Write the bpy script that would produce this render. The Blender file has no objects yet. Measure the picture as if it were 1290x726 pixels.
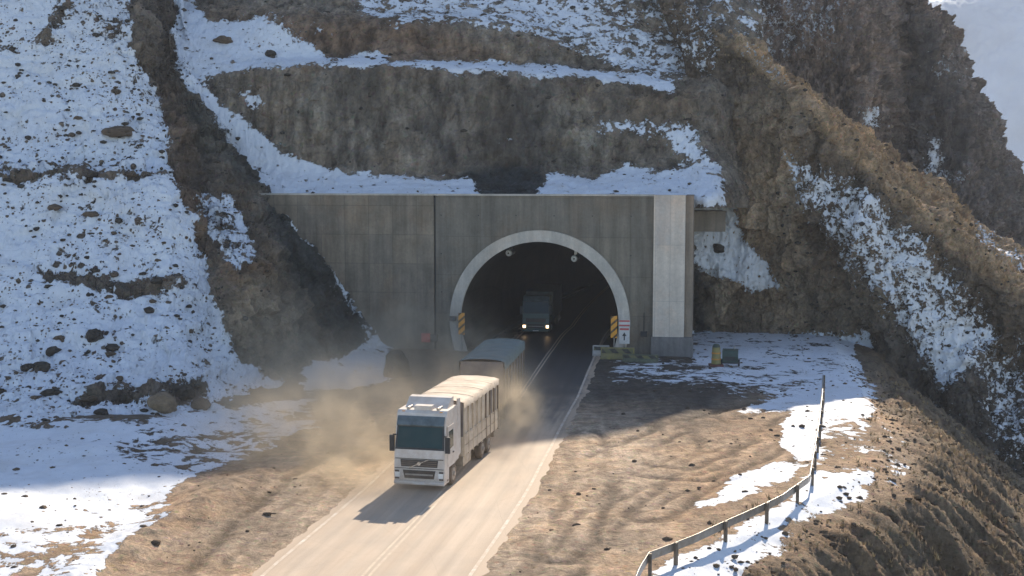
import bpy, bmesh, math, random
import numpy as np
from mathutils import Vector, Matrix
R = math.radians
random.seed(7)
rng = np.random.default_rng(11)
scene = bpy.context.scene
COL = scene.collection

# ------------------------------------------------------------------ camera, world, sun, exposure
CAM_H, FPX, HORIZON = 14.7, 1600.0, 213.0
PITCH = math.atan((363 - HORIZON) / FPX)
cam_d = bpy.data.cameras.new('camera'); cam = bpy.data.objects.new('camera', cam_d); COL.objects.link(cam)
cam.location = (0, 0, CAM_H); cam.rotation_euler = (R(90) - PITCH, 0, 0)
cam_d.sensor_width = 36; cam_d.lens = FPX / 1290 * 36; cam_d.clip_end = 8000; cam_d.clip_start = 0.5
scene.camera = cam
SUN_EL, SUN_AZ = R(31), R(14)          # azimuth measured from +Y towards +X
world = bpy.data.worlds.new('World'); scene.world = world; world.use_nodes = True
wn = world.node_tree; bg = wn.nodes['Background']
sky = wn.nodes.new('ShaderNodeTexSky'); sky.sky_type = 'NISHITA'; sky.sun_disc = False
sky.sun_elevation = SUN_EL; sky.sun_rotation = SUN_AZ; sky.altitude = 2500; sky.air_density = 1.0; sky.dust_density = 1.0
wn.links.new(sky.outputs[0], bg.inputs[0]); bg.inputs[1].default_value = 0.125
sd = bpy.data.lights.new('sun', 'SUN'); sun = bpy.data.objects.new('sun', sd); COL.objects.link(sun)
sd.energy = 4.8; sd.angle = R(0.6); sd.color = (1.0, 0.87, 0.70)
sdir = Vector((math.sin(SUN_AZ) * math.cos(SUN_EL), math.cos(SUN_AZ) * math.cos(SUN_EL), math.sin(SUN_EL)))
sun.rotation_euler = sdir.to_track_quat('Z', 'Y').to_euler()
vs = scene.view_settings
vs.view_transform = 'Standard'; vs.look = 'None'; vs.gamma = 1; vs.use_curve_mapping = False; vs.exposure = 0.8
scene.render.engine = 'CYCLES'
scene.cycles.use_denoising = True
scene.cycles.max_bounces = 6; scene.cycles.diffuse_bounces = 3; scene.cycles.volume_bounces = 1
scene.cycles.volume_step_rate = 2.0; scene.cycles.volume_max_steps = 96

# ------------------------------------------------------------------ projection helpers (build-time only)
CP, SP = math.cos(PITCH), math.sin(PITCH)
def at(px, py, Y):
    dx = px - 645.0; dz = (363.0 - py) * CP - FPX * SP; dy = (363.0 - py) * SP + FPX * CP
    t = Y / dy
    return Vector((dx * t, Y, CAM_H + dz * t))
def onz(px, py, z=0.0):
    dx = px - 645.0; dz = (363.0 - py) * CP - FPX * SP; dy = (363.0 - py) * SP + FPX * CP
    t = (z - CAM_H) / dz
    return Vector((dx * t, dy * t, z))
def proj(P):
    x, y, z = P[..., 0], P[..., 1], P[..., 2] - CAM_H
    f = np.maximum(y * CP - z * SP, 1.0); u = y * SP + z * CP
    return 645 + x / f * FPX, 363 - u / f * FPX

# ------------------------------------------------------------------ numpy noise
_p = rng.permutation(256); PERM = np.concatenate([_p, _p, _p])
GR = rng.normal(size=(256, 3)); GR /= np.linalg.norm(GR, axis=1)[:, None]
def perlin(P):
    P = np.asarray(P, float); I = np.floor(P).astype(int); F = P - I; I &= 255
    U = F * F * F * (F * (F * 6 - 15) + 10); out = 0
    for dx in (0, 1):
        for dy in (0, 1):
            for dz in (0, 1):
                h = PERM[PERM[PERM[I[..., 0] + dx] + I[..., 1] + dy] + I[..., 2] + dz]
                g = GR[h]; d = F - np.array([dx, dy, dz])
                w = (U[..., 0] if dx else 1 - U[..., 0]) * (U[..., 1] if dy else 1 - U[..., 1]) * (U[..., 2] if dz else 1 - U[..., 2])
                out = out + w * (g * d).sum(-1)
    return out * 1.4
def fbm(P, sc, oc=4, seed=0.0, ridged=False, gain=0.5):
    P = np.asarray(P) * sc + seed; a, s, t = 1.0, 0, 0
    for _ in range(oc):
        n = perlin(P)
        if ridged: n = 1 - 2 * np.abs(n)
        s = s + a * n; t += a; a *= gain; P = P * 2.03 + 17.3
    return s / t
def blocks(P, sc, seed, zs=.55):           # random steps per rotated, warped cell: jointed rock
    ca, sa = math.cos(seed * 1.3), math.sin(seed * 1.3); W = P + np.stack([fbm(P, .35, 3, seed + i * 7.0) * 1.1 for i in range(3)], -1) / (sc * 1.3)
    x = W[..., 0] * ca + W[..., 2] * sa * .45; z = (-W[..., 0] * sa * .45 + W[..., 2] * ca) ; y = W[..., 1]
    I = np.floor(np.stack([x, y * .7, z * zs], -1) * sc + seed).astype(int) & 255
    return GRH[PERM[PERM[PERM[I[..., 0]] + I[..., 1]] + I[..., 2]]]
GRH = rng.random(256)
def sstep(a, b, x):
    t = np.clip((x - a) / (b - a), 0, 1); return t * t * (3 - 2 * t)
def sdist(X, Y, poly):                    # positive inside
    poly = np.array(poly, float); n = len(poly)
    d2 = np.full(X.shape, 1e18); ins = np.zeros(X.shape, bool)
    for i in range(n):
        a, b = poly[i], poly[(i + 1) % n]; e = b - a
        t = np.clip(((X - a[0]) * e[0] + (Y - a[1]) * e[1]) / max(e @ e, 1e-9), 0, 1)
        d2 = np.minimum(d2, (X - a[0] - t * e[0]) ** 2 + (Y - a[1] - t * e[1]) ** 2)
        c = (a[1] > Y) != (b[1] > Y)
        with np.errstate(divide='ignore', invalid='ignore'):
            xi = a[0] + (Y - a[1]) / (e[1] if e[1] else 1e-9) * e[0]
        ins ^= c & (X < xi)
    d = np.sqrt(d2); return np.where(ins, d, -d)
def paint(base, X, Y, regs):              # regs: (polygon, value, feather in px)
    v = np.zeros(X.shape + np.shape(base)) + base
    for poly, val, fe in regs:
        fe = fe * 2.1
        w = sstep(-fe, fe, sdist(X, Y, poly))
        if np.ndim(base): w = w[..., None]
        v = v * (1 - w) + np.array(val) * w
    return v
def polydist(X, Y, pts):                  # distance to an open polyline and signed side (right +)
    best = np.full(X.shape, 1e9); side = np.zeros(X.shape)
    for i in range(len(pts) - 1):
        a = np.array(pts[i], float); b = np.array(pts[i + 1], float); e = b - a
        t = np.clip(((X - a[0]) * e[0] + (Y - a[1]) * e[1]) / (e @ e), 0, 1)
        d = np.hypot(X - a[0] - t * e[0], Y - a[1] - t * e[1])
        s = (X - a[0]) * e[1] - (Y - a[1]) * e[0]
        m = d < best - 1e-6; side = np.where(m, np.sign(s), side); best = np.minimum(best, d)
    return best * side

# ------------------------------------------------------------------ material helpers
class NT:
    def __init__(s, name):
        s.m = bpy.data.materials.new(name); s.m.use_nodes = True; s.t = s.m.node_tree
        s.b = s.t.nodes['Principled BSDF']; s.out = s.t.nodes['Material Output']
    def n(s, typ, **kw):
        nd = s.t.nodes.new(typ)
        for k, v in kw.items():
            if k.startswith('i_'):
                key = k[2:]; key = int(key) if key.isdigit() else key.replace('_', ' ')
                s.set(nd.inputs[key], v)
            else: setattr(nd, k, v)
        return nd
    def set(s, inp, v):
        if hasattr(v, 'is_output') or isinstance(v, bpy.types.NodeSocket): s.t.links.new(v, inp)
        else: inp.default_value = v
    def math(s, op, a, b=0.0, clamp=False):
        nd = s.t.nodes.new('ShaderNodeMath'); nd.operation = op; nd.use_clamp = clamp
        s.set(nd.inputs[0], a); s.set(nd.inputs[1], b); return nd.outputs[0]
    def mr(s, v, a, b, c=0.0, d=1.0, smooth=False):
        nd = s.t.nodes.new('ShaderNodeMapRange')
        if smooth: nd.interpolation_type = 'SMOOTHSTEP'
        for i, x in enumerate((v, a, b, c, d)): s.set(nd.inputs[i], x)
        return nd.outputs[0]
    def mix(s, f, a, b, blend='MIX'):
        nd = s.t.nodes.new('ShaderNodeMix'); nd.data_type = 'RGBA'; nd.blend_type = blend
        s.set(nd.inputs[0], f)
        for i, x in ((6, a), (7, b)):
            if isinstance(x, (tuple, list)) and len(x) == 3: x = tuple(x) + (1,)
            s.set(nd.inputs[i], x)
        return nd.outputs[2]
    def coords(s, kind='Object', scale=(1, 1, 1), rot=(0, 0, 0)):
        tc = s.t.nodes.new('ShaderNodeTexCoord'); mp = s.t.nodes.new('ShaderNodeMapping')
        s.t.links.new(tc.outputs[kind], mp.inputs[0]); mp.inputs['Scale'].default_value = scale; mp.inputs['Rotation'].default_value = rot
        return mp.outputs[0]
    def noise(s, vec, scale, detail=4, rough=0.55, dist=0.0):
        nd = s.n('ShaderNodeTexNoise'); s.set(nd.inputs['Vector'], vec)
        nd.inputs['Scale'].default_value = scale; nd.inputs['Detail'].default_value = detail
        nd.inputs['Roughness'].default_value = rough; nd.inputs['Distortion'].default_value = dist
        return nd.outputs[0]
    def bump(s, h, dist=0.1, strength=1.0, prev=None):
        nd = s.n('ShaderNodeBump'); s.set(nd.inputs['Height'], h); nd.inputs['Distance'].default_value = dist
        nd.inputs['Strength'].default_value = strength
        if prev is not None: s.set(nd.inputs['Normal'], prev)
        return nd.outputs[0]
    def attr(s, name, out=0):
        nd = s.n('ShaderNodeAttribute', attribute_name=name); return nd.outputs[out]

def simple(name, col, rough=0.6, metal=0.0, var=0.25, scale=3.0, dirt=None, dirt_amt=0.4, spec=0.5, bump=0.0, coords='Object'):
    k = NT(name); v = k.coords(coords); n = k.noise(v, scale, 6, 0.6)
    c = k.mix(1.0, tuple(col), k.n('ShaderNodeCombineColor', i_Red=k.mr(n, .3, .7, 1 - var, 1 + var), i_Green=k.mr(n, .3, .7, 1 - var, 1 + var), i_Blue=k.mr(n, .3, .7, 1 - var, 1 + var)).outputs[0], 'MULTIPLY')
    if dirt is not None:
        n2 = k.noise(v, scale * 0.7, 7, 0.65)
        c = k.mix(k.mr(n2, .5 - .25 * dirt_amt - .1, .75 - .3 * dirt_amt, 0, min(1, dirt_amt * 1.4)), c, tuple(dirt))
    k.set(k.b.inputs['Base Color'], c); k.b.inputs['Roughness'].default_value = rough; k.b.inputs['Metallic'].default_value = metal
    k.b.inputs['Specular IOR Level'].default_value = spec
    if bump: k.set(k.b.inputs['Normal'], k.bump(k.noise(v, scale * 6, 5), bump))
    return k.m

def terrain_mat(name, snow_scale=0.55, streak=True, dirt=False, fine=1.0, strat=0.0, specks=0.0, stk=1.0, rockiness=1.0, mott=1.0):
    k = NT(name); v = k.coords('Object')
    rock = k.attr('rock'); snow = k.attr('snow', 2)
    big = k.noise(v, 0.09, 5, .6); mid = k.noise(v, 0.8 * fine, 10, .74, .4); tiny = k.noise(v, 4.0 * fine, 6, .75)
    f = k.math('MULTIPLY', k.mr(big, .3, .7, .72, 1.28), k.mr(mid, .32, .68, 1 - .5 * mott, 1 + .5 * mott))
    f = k.math('MULTIPLY', f, k.mr(tiny, .3, .7, .75, 1.25))
    if streak:
        vs_ = k.coords('Object', (1.1, 1.1, .13)); st = k.noise(vs_, 0.9, 5, .62)
        f = k.math('MULTIPLY', f, k.mr(st, .32, .68, 1 - .38 * stk, 1 + .38 * stk))
    if dirt:                                  # churned soil: ruts and tyre scrapes running in long arcs
        wv = k.mix(.55, v, k.n('ShaderNodeTexNoise', i_Scale=.16, i_Vector=v).outputs[1]); w1 = k.n('ShaderNodeMapping', i_Vector=wv); w1.inputs['Rotation'].default_value = (0, 0, R(-38)); w1.inputs['Scale'].default_value = (2.6, .28, 1)
        w2 = k.n('ShaderNodeMapping', i_Vector=wv); w2.inputs['Rotation'].default_value = (0, 0, R(24)); w2.inputs['Scale'].default_value = (2.2, .22, 1)
        r1 = k.noise(w1.outputs[0], .8, 6, .6, .5); rr = r1; rut = k.attr('rut', 2)
        f = k.math('MULTIPLY', f, k.mr(rr, .32, .62, .74, 1.14)); f = k.math('MULTIPLY', f, k.mr(rut, -1, 1, 1.35, .40)); mid = k.math('ADD', mid, k.math('MULTIPLY', rr, .6))
    gray = k.n('ShaderNodeCombineColor', i_Red=f, i_Green=f, i_Blue=f).outputs[0]
    col = k.mix(1.0, rock, gray, 'MULTIPLY')
    hue = k.noise(v, 0.25, 5, .6)
    col = k.mix(k.mr(hue, .45, .65, 0, .4), col, k.mix(1.0, col, (1.2, .98, .76), 'MULTIPLY'))
    # stones: darker and lighter grains
    vo = k.n('ShaderNodeTexVoronoi', i_Vector=v, i_Scale=2.2 * fine); 
    gr = k.math('MULTIPLY', k.mr(vo.outputs['Distance'], .0, .5, 1.0, .0), .35)
    col = k.mix(gr, col, k.mix(1.0, col, vo.outputs['Color'], 'MULTIPLY'))
    n1 = k.noise(v, snow_scale, 9, .66, .6); n2 = k.noise(v, snow_scale * 3.6, 6, .65)
    n = k.math('ADD', k.math('MULTIPLY', n1, .62), k.math('MULTIPLY', n2, .38))
    n = k.mr(n, .34, .66, 0, 1)
    d = k.math('SUBTRACT', snow, n)
    mask = k.mr(d, -.03, .05, 0, 1, True)
    pres = k.mr(snow, .02, .1, 0, 1); mask = k.math('MULTIPLY', mask, pres)
    if specks:                                # stones and earth poking through
        for sc, rad, th in ((1.15, .24, 1.0), (2.6, .34, .9), (5.5, .32, .9)):
            vv = k.mix(.1, v, k.n('ShaderNodeTexNoise', i_Scale=3.5, i_Vector=v, i_Detail=4.0).outputs[1])
            vo2 = k.n('ShaderNodeTexVoronoi', i_Vector=vv, i_Scale=sc); rnd = k.n('ShaderNodeSeparateColor', i_Color=vo2.outputs['Color']).outputs[0]
            cl = k.noise(v, .28, 4, .6)
            rr_ = k.math('MULTIPLY', k.math('POWER', rnd, 2.2), k.math('MULTIPLY', rad * specks, k.mr(cl, .36, .62, .15, 1.35)))
            mask = k.math('MULTIPLY', mask, k.mr(k.math('SUBTRACT', vo2.outputs['Distance'], rr_), -.02, .04, 0, 1, True))
    sn = k.noise(v, 1.5, 5, .6); sd_ = k.noise(v, .35, 4, .6)
    scol = k.mix(k.mr(sn, .35, .7, 0, .5), (.73, .76, .80), (.61, .64, .68))
    scol = k.mix(k.mr(sd_, .5, .75, 0, .35), scol, (.50, .46, .40))
    k.set(k.b.inputs['Base Color'], k.mix(mask, col, scol))
    k.set(k.b.inputs['Roughness'], k.mr(mask, 0, 1, .92, .7)); k.b.inputs['Specular IOR Level'].default_value = .15
    h = k.math('ADD', k.math('MULTIPLY', mid, .7), k.math('MULTIPLY', tiny, .25))
    # fractured faces: warped cells give flat blocks with sharp steps and dark joints
    wv2 = k.mix(.16, v, k.n('ShaderNodeTexNoise', i_Scale=.9 * fine, i_Vector=v, i_Detail=5.0).outputs[1])
    bl = k.n('ShaderNodeTexVoronoi', i_Scale=.75 * fine, i_Vector=wv2); bl2 = k.n('ShaderNodeTexVoronoi', i_Scale=2.1 * fine, i_Vector=wv2)
    cr = k.n('ShaderNodeTexVoronoi', feature='DISTANCE_TO_EDGE', i_Scale=.55 * fine, i_Vector=wv2)
    hb = k.math('ADD', k.math('MULTIPLY', bl.outputs['Distance'], .55), k.math('MULTIPLY', bl2.outputs['Distance'], .3))
    hb = k.math('ADD', hb, k.mr(cr.outputs[0], 0, .05, -.18, 0))
    col = k.mix(k.math('MULTIPLY', k.mr(cr.outputs[0], 0, .07, .75 * min(1, rockiness), 0), k.mr(mid, .4, .6, .2, 1)), col, k.mix(1., col, (.36, .35, .34), 'MULTIPLY'))
    h = k.math('ADD', h, k.math('MULTIPLY', hb, rockiness))
    h = k.math('MULTIPLY', h, k.mr(mask, 0, 1, 1, .12))
    h = k.math('ADD', h, k.math('MULTIPLY', mask, .18))
    k.set(k.b.inputs['Normal'], k.bump(h, .95 if not dirt else .3, 1.0))
    return k.m

# ------------------------------------------------------------------ mesh helpers
def link(o, parent=None):
    COL.objects.link(o)
    if parent is not None: o.parent = parent
    return o
def mesh_obj(name, bm, mat, parent=None, smooth=False, bevel=0.0):
    if bevel:
        bmesh.ops.bevel(bm, geom=[e for e in bm.edges if len(e.link_faces) == 2 and e.calc_face_angle(0) > .5], offset=bevel, segments=2, affect='EDGES', clamp_overlap=True)
    bmesh.ops.recalc_face_normals(bm, faces=bm.faces)
    me = bpy.data.meshes.new(name); bm.to_mesh(me); bm.free()
    if smooth:
        for p in me.polygons: p.use_smooth = True
    me.materials.append(mat)
    return link(bpy.data.objects.new(name, me), parent)
def tag(o, label=None, cat=None, group=None, kind=None):
    if label: o['label'] = label
    if cat: o['category'] = cat
    if group: o['group'] = group
    if kind: o['kind'] = kind
    return o
def thing(name, label, cat, loc=(0, 0, 0), rz=0.0, group=None):
    o = bpy.data.objects.new(name, None); COL.objects.link(o); o.location = loc; o.rotation_euler = (0, 0, rz); o.empty_display_size = .3
    return tag(o, label, cat, group)
def copy_tree(o, parent=None, loc=None, rz=None, label=None):
    c = o.copy(); COL.objects.link(c); c.parent = parent
    if loc is not None: c.location = loc
    if rz is not None: c.rotation_euler = (0, 0, rz)
    if label: c['label'] = label
    for ch in list(o.children): copy_tree(ch, c)
    return c
def box(bm, x0, x1, y0, y1, z0, z1, M=None):
    vs_ = [bm.verts.new(Vector(p)) for p in ((x0, y0, z0), (x1, y0, z0), (x1, y1, z0), (x0, y1, z0), (x0, y0, z1), (x1, y0, z1), (x1, y1, z1), (x0, y1, z1))]
    for f in ((0, 3, 2, 1), (4, 5, 6, 7), (0, 1, 5, 4), (1, 2, 6, 5), (2, 3, 7, 6), (3, 0, 4, 7)): bm.faces.new([vs_[i] for i in f])
    if M is not None:
        for v in vs_: v.co = M @ v.co
    return bm
def B(*a, **k): return box(bmesh.new(), *a, **k)
def prism(bm, prof, x0, x1):              # profile in (y, z), extruded along x
    a = [bm.verts.new((x0, y, z)) for y, z in prof]; b = [bm.verts.new((x1, y, z)) for y, z in prof]
    n = len(prof); bm.faces.new(a); bm.faces.new(b[::-1])
    for i in range(n): bm.faces.new((a[i], b[i], b[(i + 1) % n], a[(i + 1) % n]))
    return bm
def cyl(bm, r, L, M, seg=24, r2=None):
    bmesh.ops.create_cone(bm, cap_ends=True, segments=seg, radius1=r, radius2=r if r2 is None else r2, depth=L, matrix=M); return bm
AX = Matrix.Rotation(R(90), 4, 'Y')       # cylinder axis along x
AY = Matrix.Rotation(R(90), 4, 'X')
def T(x, y, z): return Matrix.Translation((x, y, z))

def grid_mesh(name, P, mat, attrs):
    nr, nc = P.shape[:2]
    me = bpy.data.meshes.new(name)
    idx = np.arange(nr * nc).reshape(nr, nc)
    q = np.stack([idx[:-1, :-1], idx[:-1, 1:], idx[1:, 1:], idx[1:, :-1]], -1).reshape(-1, 4)
    me.vertices.add(nr * nc); me.vertices.foreach_set('co', P.reshape(-1).astype(np.float32))
    me.loops.add(q.size); me.loops.foreach_set('vertex_index', q.reshape(-1).astype(np.int32))
    me.polygons.add(len(q)); me.polygons.foreach_set('loop_start', np.arange(0, q.size, 4, dtype=np.int32))
    me.polygons.foreach_set('use_smooth', np.ones(len(q), bool))
    me.update(calc_edges=True)
    for k, v in attrs.items():
        if v.ndim == 3:
            a = me.attributes.new(k, 'FLOAT_COLOR', 'POINT'); c = np.ones((nr * nc, 4), np.float32); c[:, :3] = v.reshape(-1, 3); a.data.foreach_set('color', c.reshape(-1))
        else:
            a = me.attributes.new(k, 'FLOAT', 'POINT'); a.data.foreach_set('value', v.reshape(-1).astype(np.float32))
    me.materials.append(mat)
    return link(bpy.data.objects.new(name, me))

def crom(P, t):                            # Catmull-Rom along axis 0, P (K,...), t in [0,K-1]
    K = len(P); i = np.clip(np.floor(t).astype(int), 0, K - 2); f = (t - i).reshape((-1,) + (1,) * (P.ndim - 1))
    g = lambda j: P[np.clip(j, 0, K - 1)]
    p0, p1, p2, p3 = g(i - 1), g(i), g(i + 1), g(i + 2)
    cr = .5 * ((2 * p1) + (-p0 + p2) * f + (2 * p0 - 5 * p1 + 4 * p2 - p3) * f ** 2 + (-p0 + 3 * p1 - 3 * p2 + p3) * f ** 3)
    return .65 * cr + .35 * (p1 * (1 - f) + p2 * f)

SHEETS = {}
def sheet(name, rows, nu, nv, mat, snow_base, snow_regs, rock_base, rock_regs, amp=0.6, warp=7, label=None, amp_snow=.3, ledges=0.0, nsc=1.0, flute=0.0, folds=0.0, block=0.0):
    """rows: feature lines, bottom to top, each a list of world points; a relief surface is lofted through them"""
    C = np.array([[tuple(p) for p in r] for r in rows])
    tu = np.linspace(0, C.shape[1] - 1, nu); 
    seg = np.linalg.norm(np.diff(C, axis=0), axis=-1).mean(1) ** .6; cum = np.concatenate([[0], np.cumsum(seg)]); cum /= cum[-1]
    tv = np.interp(np.linspace(0, 1, nv), cum, np.arange(len(C)))
    P = crom(C, tv); P = np.moveaxis(crom(np.moveaxis(P, 1, 0), tu), 0, 1)
    X, Y = proj(P)
    wx = fbm(P, .22, 4, 3.1) * warp * 1.6; wy = fbm(P, .22, 4, 9.7) * warp
    wx2 = fbm(P, .9, 3, 5.5) * warp * .7
    Xw, Yw = X + wx + wx2, Y + wy
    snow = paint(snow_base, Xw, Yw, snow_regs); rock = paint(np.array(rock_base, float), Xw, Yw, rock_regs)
    if block:                               # each joint block has its own tone
        tone = 1 + min(1, block + .15) * (.55 * (blocks(P, .42, 2.0) - .5) + .45 * (blocks(P, 1.0, 5.0) - .5) + .35 * fbm(P * np.array([1, 1, .3]), .5, 4, 51.0, True))
        rock = rock * (.98 * np.clip(tone, .45, 1.7))[..., None]
    du = np.gradient(P, axis=1); dv = np.gradient(P, axis=0); N = np.cross(du, dv)
    N /= np.linalg.norm(N, axis=-1)[..., None] + 1e-9
    N[N[..., 1] > 0] *= -1
    Ps = P * np.array([1, 1, .45]) * nsc; Pn = P * nsc
    d = fbm(Ps, .16, 5, 1.3, True, .55) * .9 + fbm(Pn, .6, 5, 4.4, True, .65) * .75 + fbm(Pn, 2.1, 3, 2.2, True) * .3
    if ledges: d = d + ledges * (np.abs(((P[..., 2] * .55 + fbm(P, .1, 3, 8.8) * 3) % 1) - .5) - .25)
    d = d + block * ((blocks(P, .42, 2.0) - .5) * 1.0 + (blocks(P, 1.0, 5.0) - .5) * .5)
    d = d + folds * fbm(P * np.array([1, .5, .35]), .11, 3, 33.0, True)
    if flute: d = d + flute * fbm(P * np.array([1, .6, .14]), .33, 5, 21.0, True, .6)
    d = d - d.mean()
    k = amp * (1 - (1 - amp_snow) * np.clip(snow * 1.2 - .1, 0, 1))
    edge = np.minimum(1, np.minimum(np.arange(nu), np.arange(nu)[::-1]) / 6.0)[None, :]
    k = k * (1 - .85 * sstep(38, 50, P[..., 2]) * (nsc > .5))
    P = P + N * (d * k * (.35 + .65 * edge))[..., None]
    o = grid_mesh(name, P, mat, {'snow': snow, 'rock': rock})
    sm = (snow[:-1, :-1] > .4).reshape(-1) | (nsc < .5); o.data.polygons.foreach_set('use_smooth', sm)
    tag(o, label, kind='structure')
    SHEETS[name] = (P, *proj(P), N, snow)
    return o
def surf(name, px, py):
    P, X, Y, N, S = SHEETS[name]; i = np.argmin((X - px) ** 2 + (Y - py) ** 2 + 0.0)
    return Vector(P.reshape(-1, 3)[i]), Vector(N.reshape(-1, 3)[i])

# ------------------------------------------------------------------ ground, embankment
EDGE = [(-3, 25), (2, 38), (6.5, 46.5), (12.6, 54.5), (17.4, 60.5), (20.2, 68), (22.2, 78), (23.4, 86), (24.4, 93), (26.5, 104), (30, 116), (34, 150)]
ROAD = [(-9.5, 20), (-7.4, 32), (-5.15, 45.8), (-3.1, 57), (-1.6, 67), (0.6, 82), (3.0, 101), (5.6, 118), (12, 158), (22, 222)]
def road_pt(s):                             # s = fraction by Y
    Yv = np.array([p[1] for p in ROAD], float); Xv = np.array([p[0] for p in ROAD], float)
    k = np.arange(len(ROAD)); t = np.interp(s, Yv, k)
    return crom(Xv[:, None], np.atleast_1d(t))[:, 0]
def build_ground():
    pys = np.concatenate([np.linspace(408, 760, 240), np.linspace(764, 1500, 40)])
    Yr = np.array([onz(645, p).y for p in pys])[::-1]; Yr = np.concatenate([[-60, -20, 0, 8], Yr, [135, 150, 175]])
    pxs = np.concatenate([[-2600, -1600, -900, -500, -300], np.linspace(-150, 1440, 620), [1600, 1800, 2200, 2800, 3600, 5000]])
    A = (pxs - 645) / (FPX * CP)
    Yg = Yr[:, None] + 0 * A[None, :]; Xg = np.maximum(Yr, 30)[:, None] * A[None, :]
    # follow true ray lines closely enough: x = Y * tan
    P = np.stack([Xg, Yg, 0 * Xg], -1)
    e = polydist(Xg, Yg, EDGE)
    n1 = fbm(P, .12, 4, 2.0); n2 = fbm(P, .7, 4, 6.0); rid = fbm(P * np.array([1, .35, 1]), .35, 5, 3.0, True)
    e2 = e + n1 * 1.2
    fall = np.maximum(e2, 0)
    z = -.78 * fall + .55 * (1 - np.exp(-fall / 1.2))
    z = np.maximum(z, -45)
    rd = np.abs(Xg - road_pt(Yr)[:, None])
    off = sstep(3.9, 6.5, rd)
    # gullies run down the embankment: noise sampled along the slope, stretched downhill
    gul = fbm(np.stack([Yg * .5 + e * .42 + n1 * .5, e * .06, 0 * e], -1), 1.0, 6, 12.0, True, .62)
    emb = sstep(0.3, 4.0, e2)
    z = z + emb * (gul * 1.75 + rid * .45 + n2 * .3)
    bumpz = n1 * .35 + n2 * .07 + fbm(P * np.array([1, .4, 1]), 1.6, 3, 7.0) * .035
    left = sstep(-13, -22, Xg - (Yg - 45) * .12)
    z = z + off * (bumpz + .07) * (1 - emb) + left * (.5 + n1 * .5) * (1 - emb)
    # ragged dirt lip over the road edges
    lip = sstep(3.75, 4.5, rd + fbm(P, .8, 3, 5.0) * .5)
    z = z + np.where(rd < 6.5, -.05 + .075 * lip, .025)
    # spoil bank left of the road
    bank = np.exp(-((Xg - (-14.2 + (Yg - 50) * .17)) / 1.1) ** 2) * sstep(64, 55, Yg)
    z = z + bank * (.35 + .35 * fbm(P, .9, 4, 1.1))
    # behind the facade line, sink out of the way
    z = np.where(Yg > 116, -1.5 + 0 * z, z)
    # wheel ruts worn into the dirt apron, in pairs
    arcs = [[(688, 640), (720, 600), (800, 562), (890, 530), (960, 512)], [(640, 726), (700, 650), (760, 600), (830, 575), (930, 560)], [(660, 760), (760, 655), (850, 615), (960, 590), (1010, 560)],
            [(700, 700), (735, 640), (745, 590), (738, 548)], [(820, 650), (880, 600), (905, 565), (890, 530)], [(700, 600), (790, 590), (880, 600), (960, 570), (1000, 530)],
            [(300, 740), (380, 650), (450, 590), (490, 560)], [(255, 745), (330, 660), (400, 600), (450, 570)]]
    rut = np.zeros_like(Xg); xo = Xg + fbm(P, .5, 3, 31.0) * .5
    for i, a in enumerate(arcs):
        w = [tuple(onz(*q))[:2] for q in a]; w = crom(np.array(w), np.linspace(0, len(w) - 1, 24))
        d_ = polydist(xo, Yg, w)
        for side in (-1.0, 1.0):
            dd = np.abs(d_ - side); rut = np.maximum(rut, np.exp(-(dd / .36) ** 2)) - .45 * np.exp(-((dd - .6) / .25) ** 2)
    rut = np.clip(rut, -1, 1) * off * (1 - emb) * sstep(-.5, .1, fbm(P, .15, 3, 40.0) + .1)
    z = z - rut * .10
    P[..., 2] = z
    X, Y = proj(P); ok = Yg > 20
    Xw = X + fbm(P, .25, 4, 3.1) * 22 + fbm(P, 1.1, 3, 1.9) * 8; Yw = Y + fbm(P, .25, 4, 8.1) * 10 + fbm(P, 1.1, 3, 7.9) * 5
    snow = paint(0.0, Xw, Yw, [
        ([(-700, 540), (180, 530), (400, 500), (300, 575), (245, 600), (205, 640), (150, 690), (90, 760), (-700, 1100)], .96, 5),
        ([(-60, 640), (60, 665), (200, 625), (215, 640), (120, 705), (60, 740), (-60, 740)], .60, 9),
        ([(150, 545), (300, 530), (400, 505), (410, 545), (300, 585), (230, 600), (160, 575)], .52, 8),
        ([(380, 455), (470, 425), (500, 440), (492, 480), (440, 492), (385, 492)], .9, 4),
        ([(868, 405), (1085, 405), (1092, 455), (1095, 505), (1000, 505), (900, 470), (868, 462)], .72, 8),
        ([(745, 452), (870, 452), (980, 470), (1020, 490), (980, 498), (900, 492), (770, 482), (735, 470)], .60, 12),
        ([(930, 520), (985, 498), (1036, 484), (1102, 486), (1106, 515), (1088, 540), (1050, 552), (1040, 580), (1012, 585), (985, 560), (990, 520)], .88, 4),
        ([(865, 640), (925, 600), (985, 578), (1015, 578), (1000, 606), (940, 622), (885, 645)], .84, 4),
        ([(800, 740), (840, 708), (905, 680), (975, 640), (1030, 592), (1106, 588), (1092, 628), (1030, 655), (1000, 680), (950, 740)], .86, 6),
        ([(1030, 540), (1080, 530), (1096, 560), (1096, 590), (1040, 585)], .35, 6),
        ([(1000, 650), (1290, 640), (1400, 760), (900, 780), (960, 700)], .33, 10),
        ([(1100, 500), (1290, 640), (1290, 700), (1100, 600)], .30, 10),
    ])
    snow *= ok * (1 - (1 - off) * 1.0)
    dirtc = (.46, .33, .22); 
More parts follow.
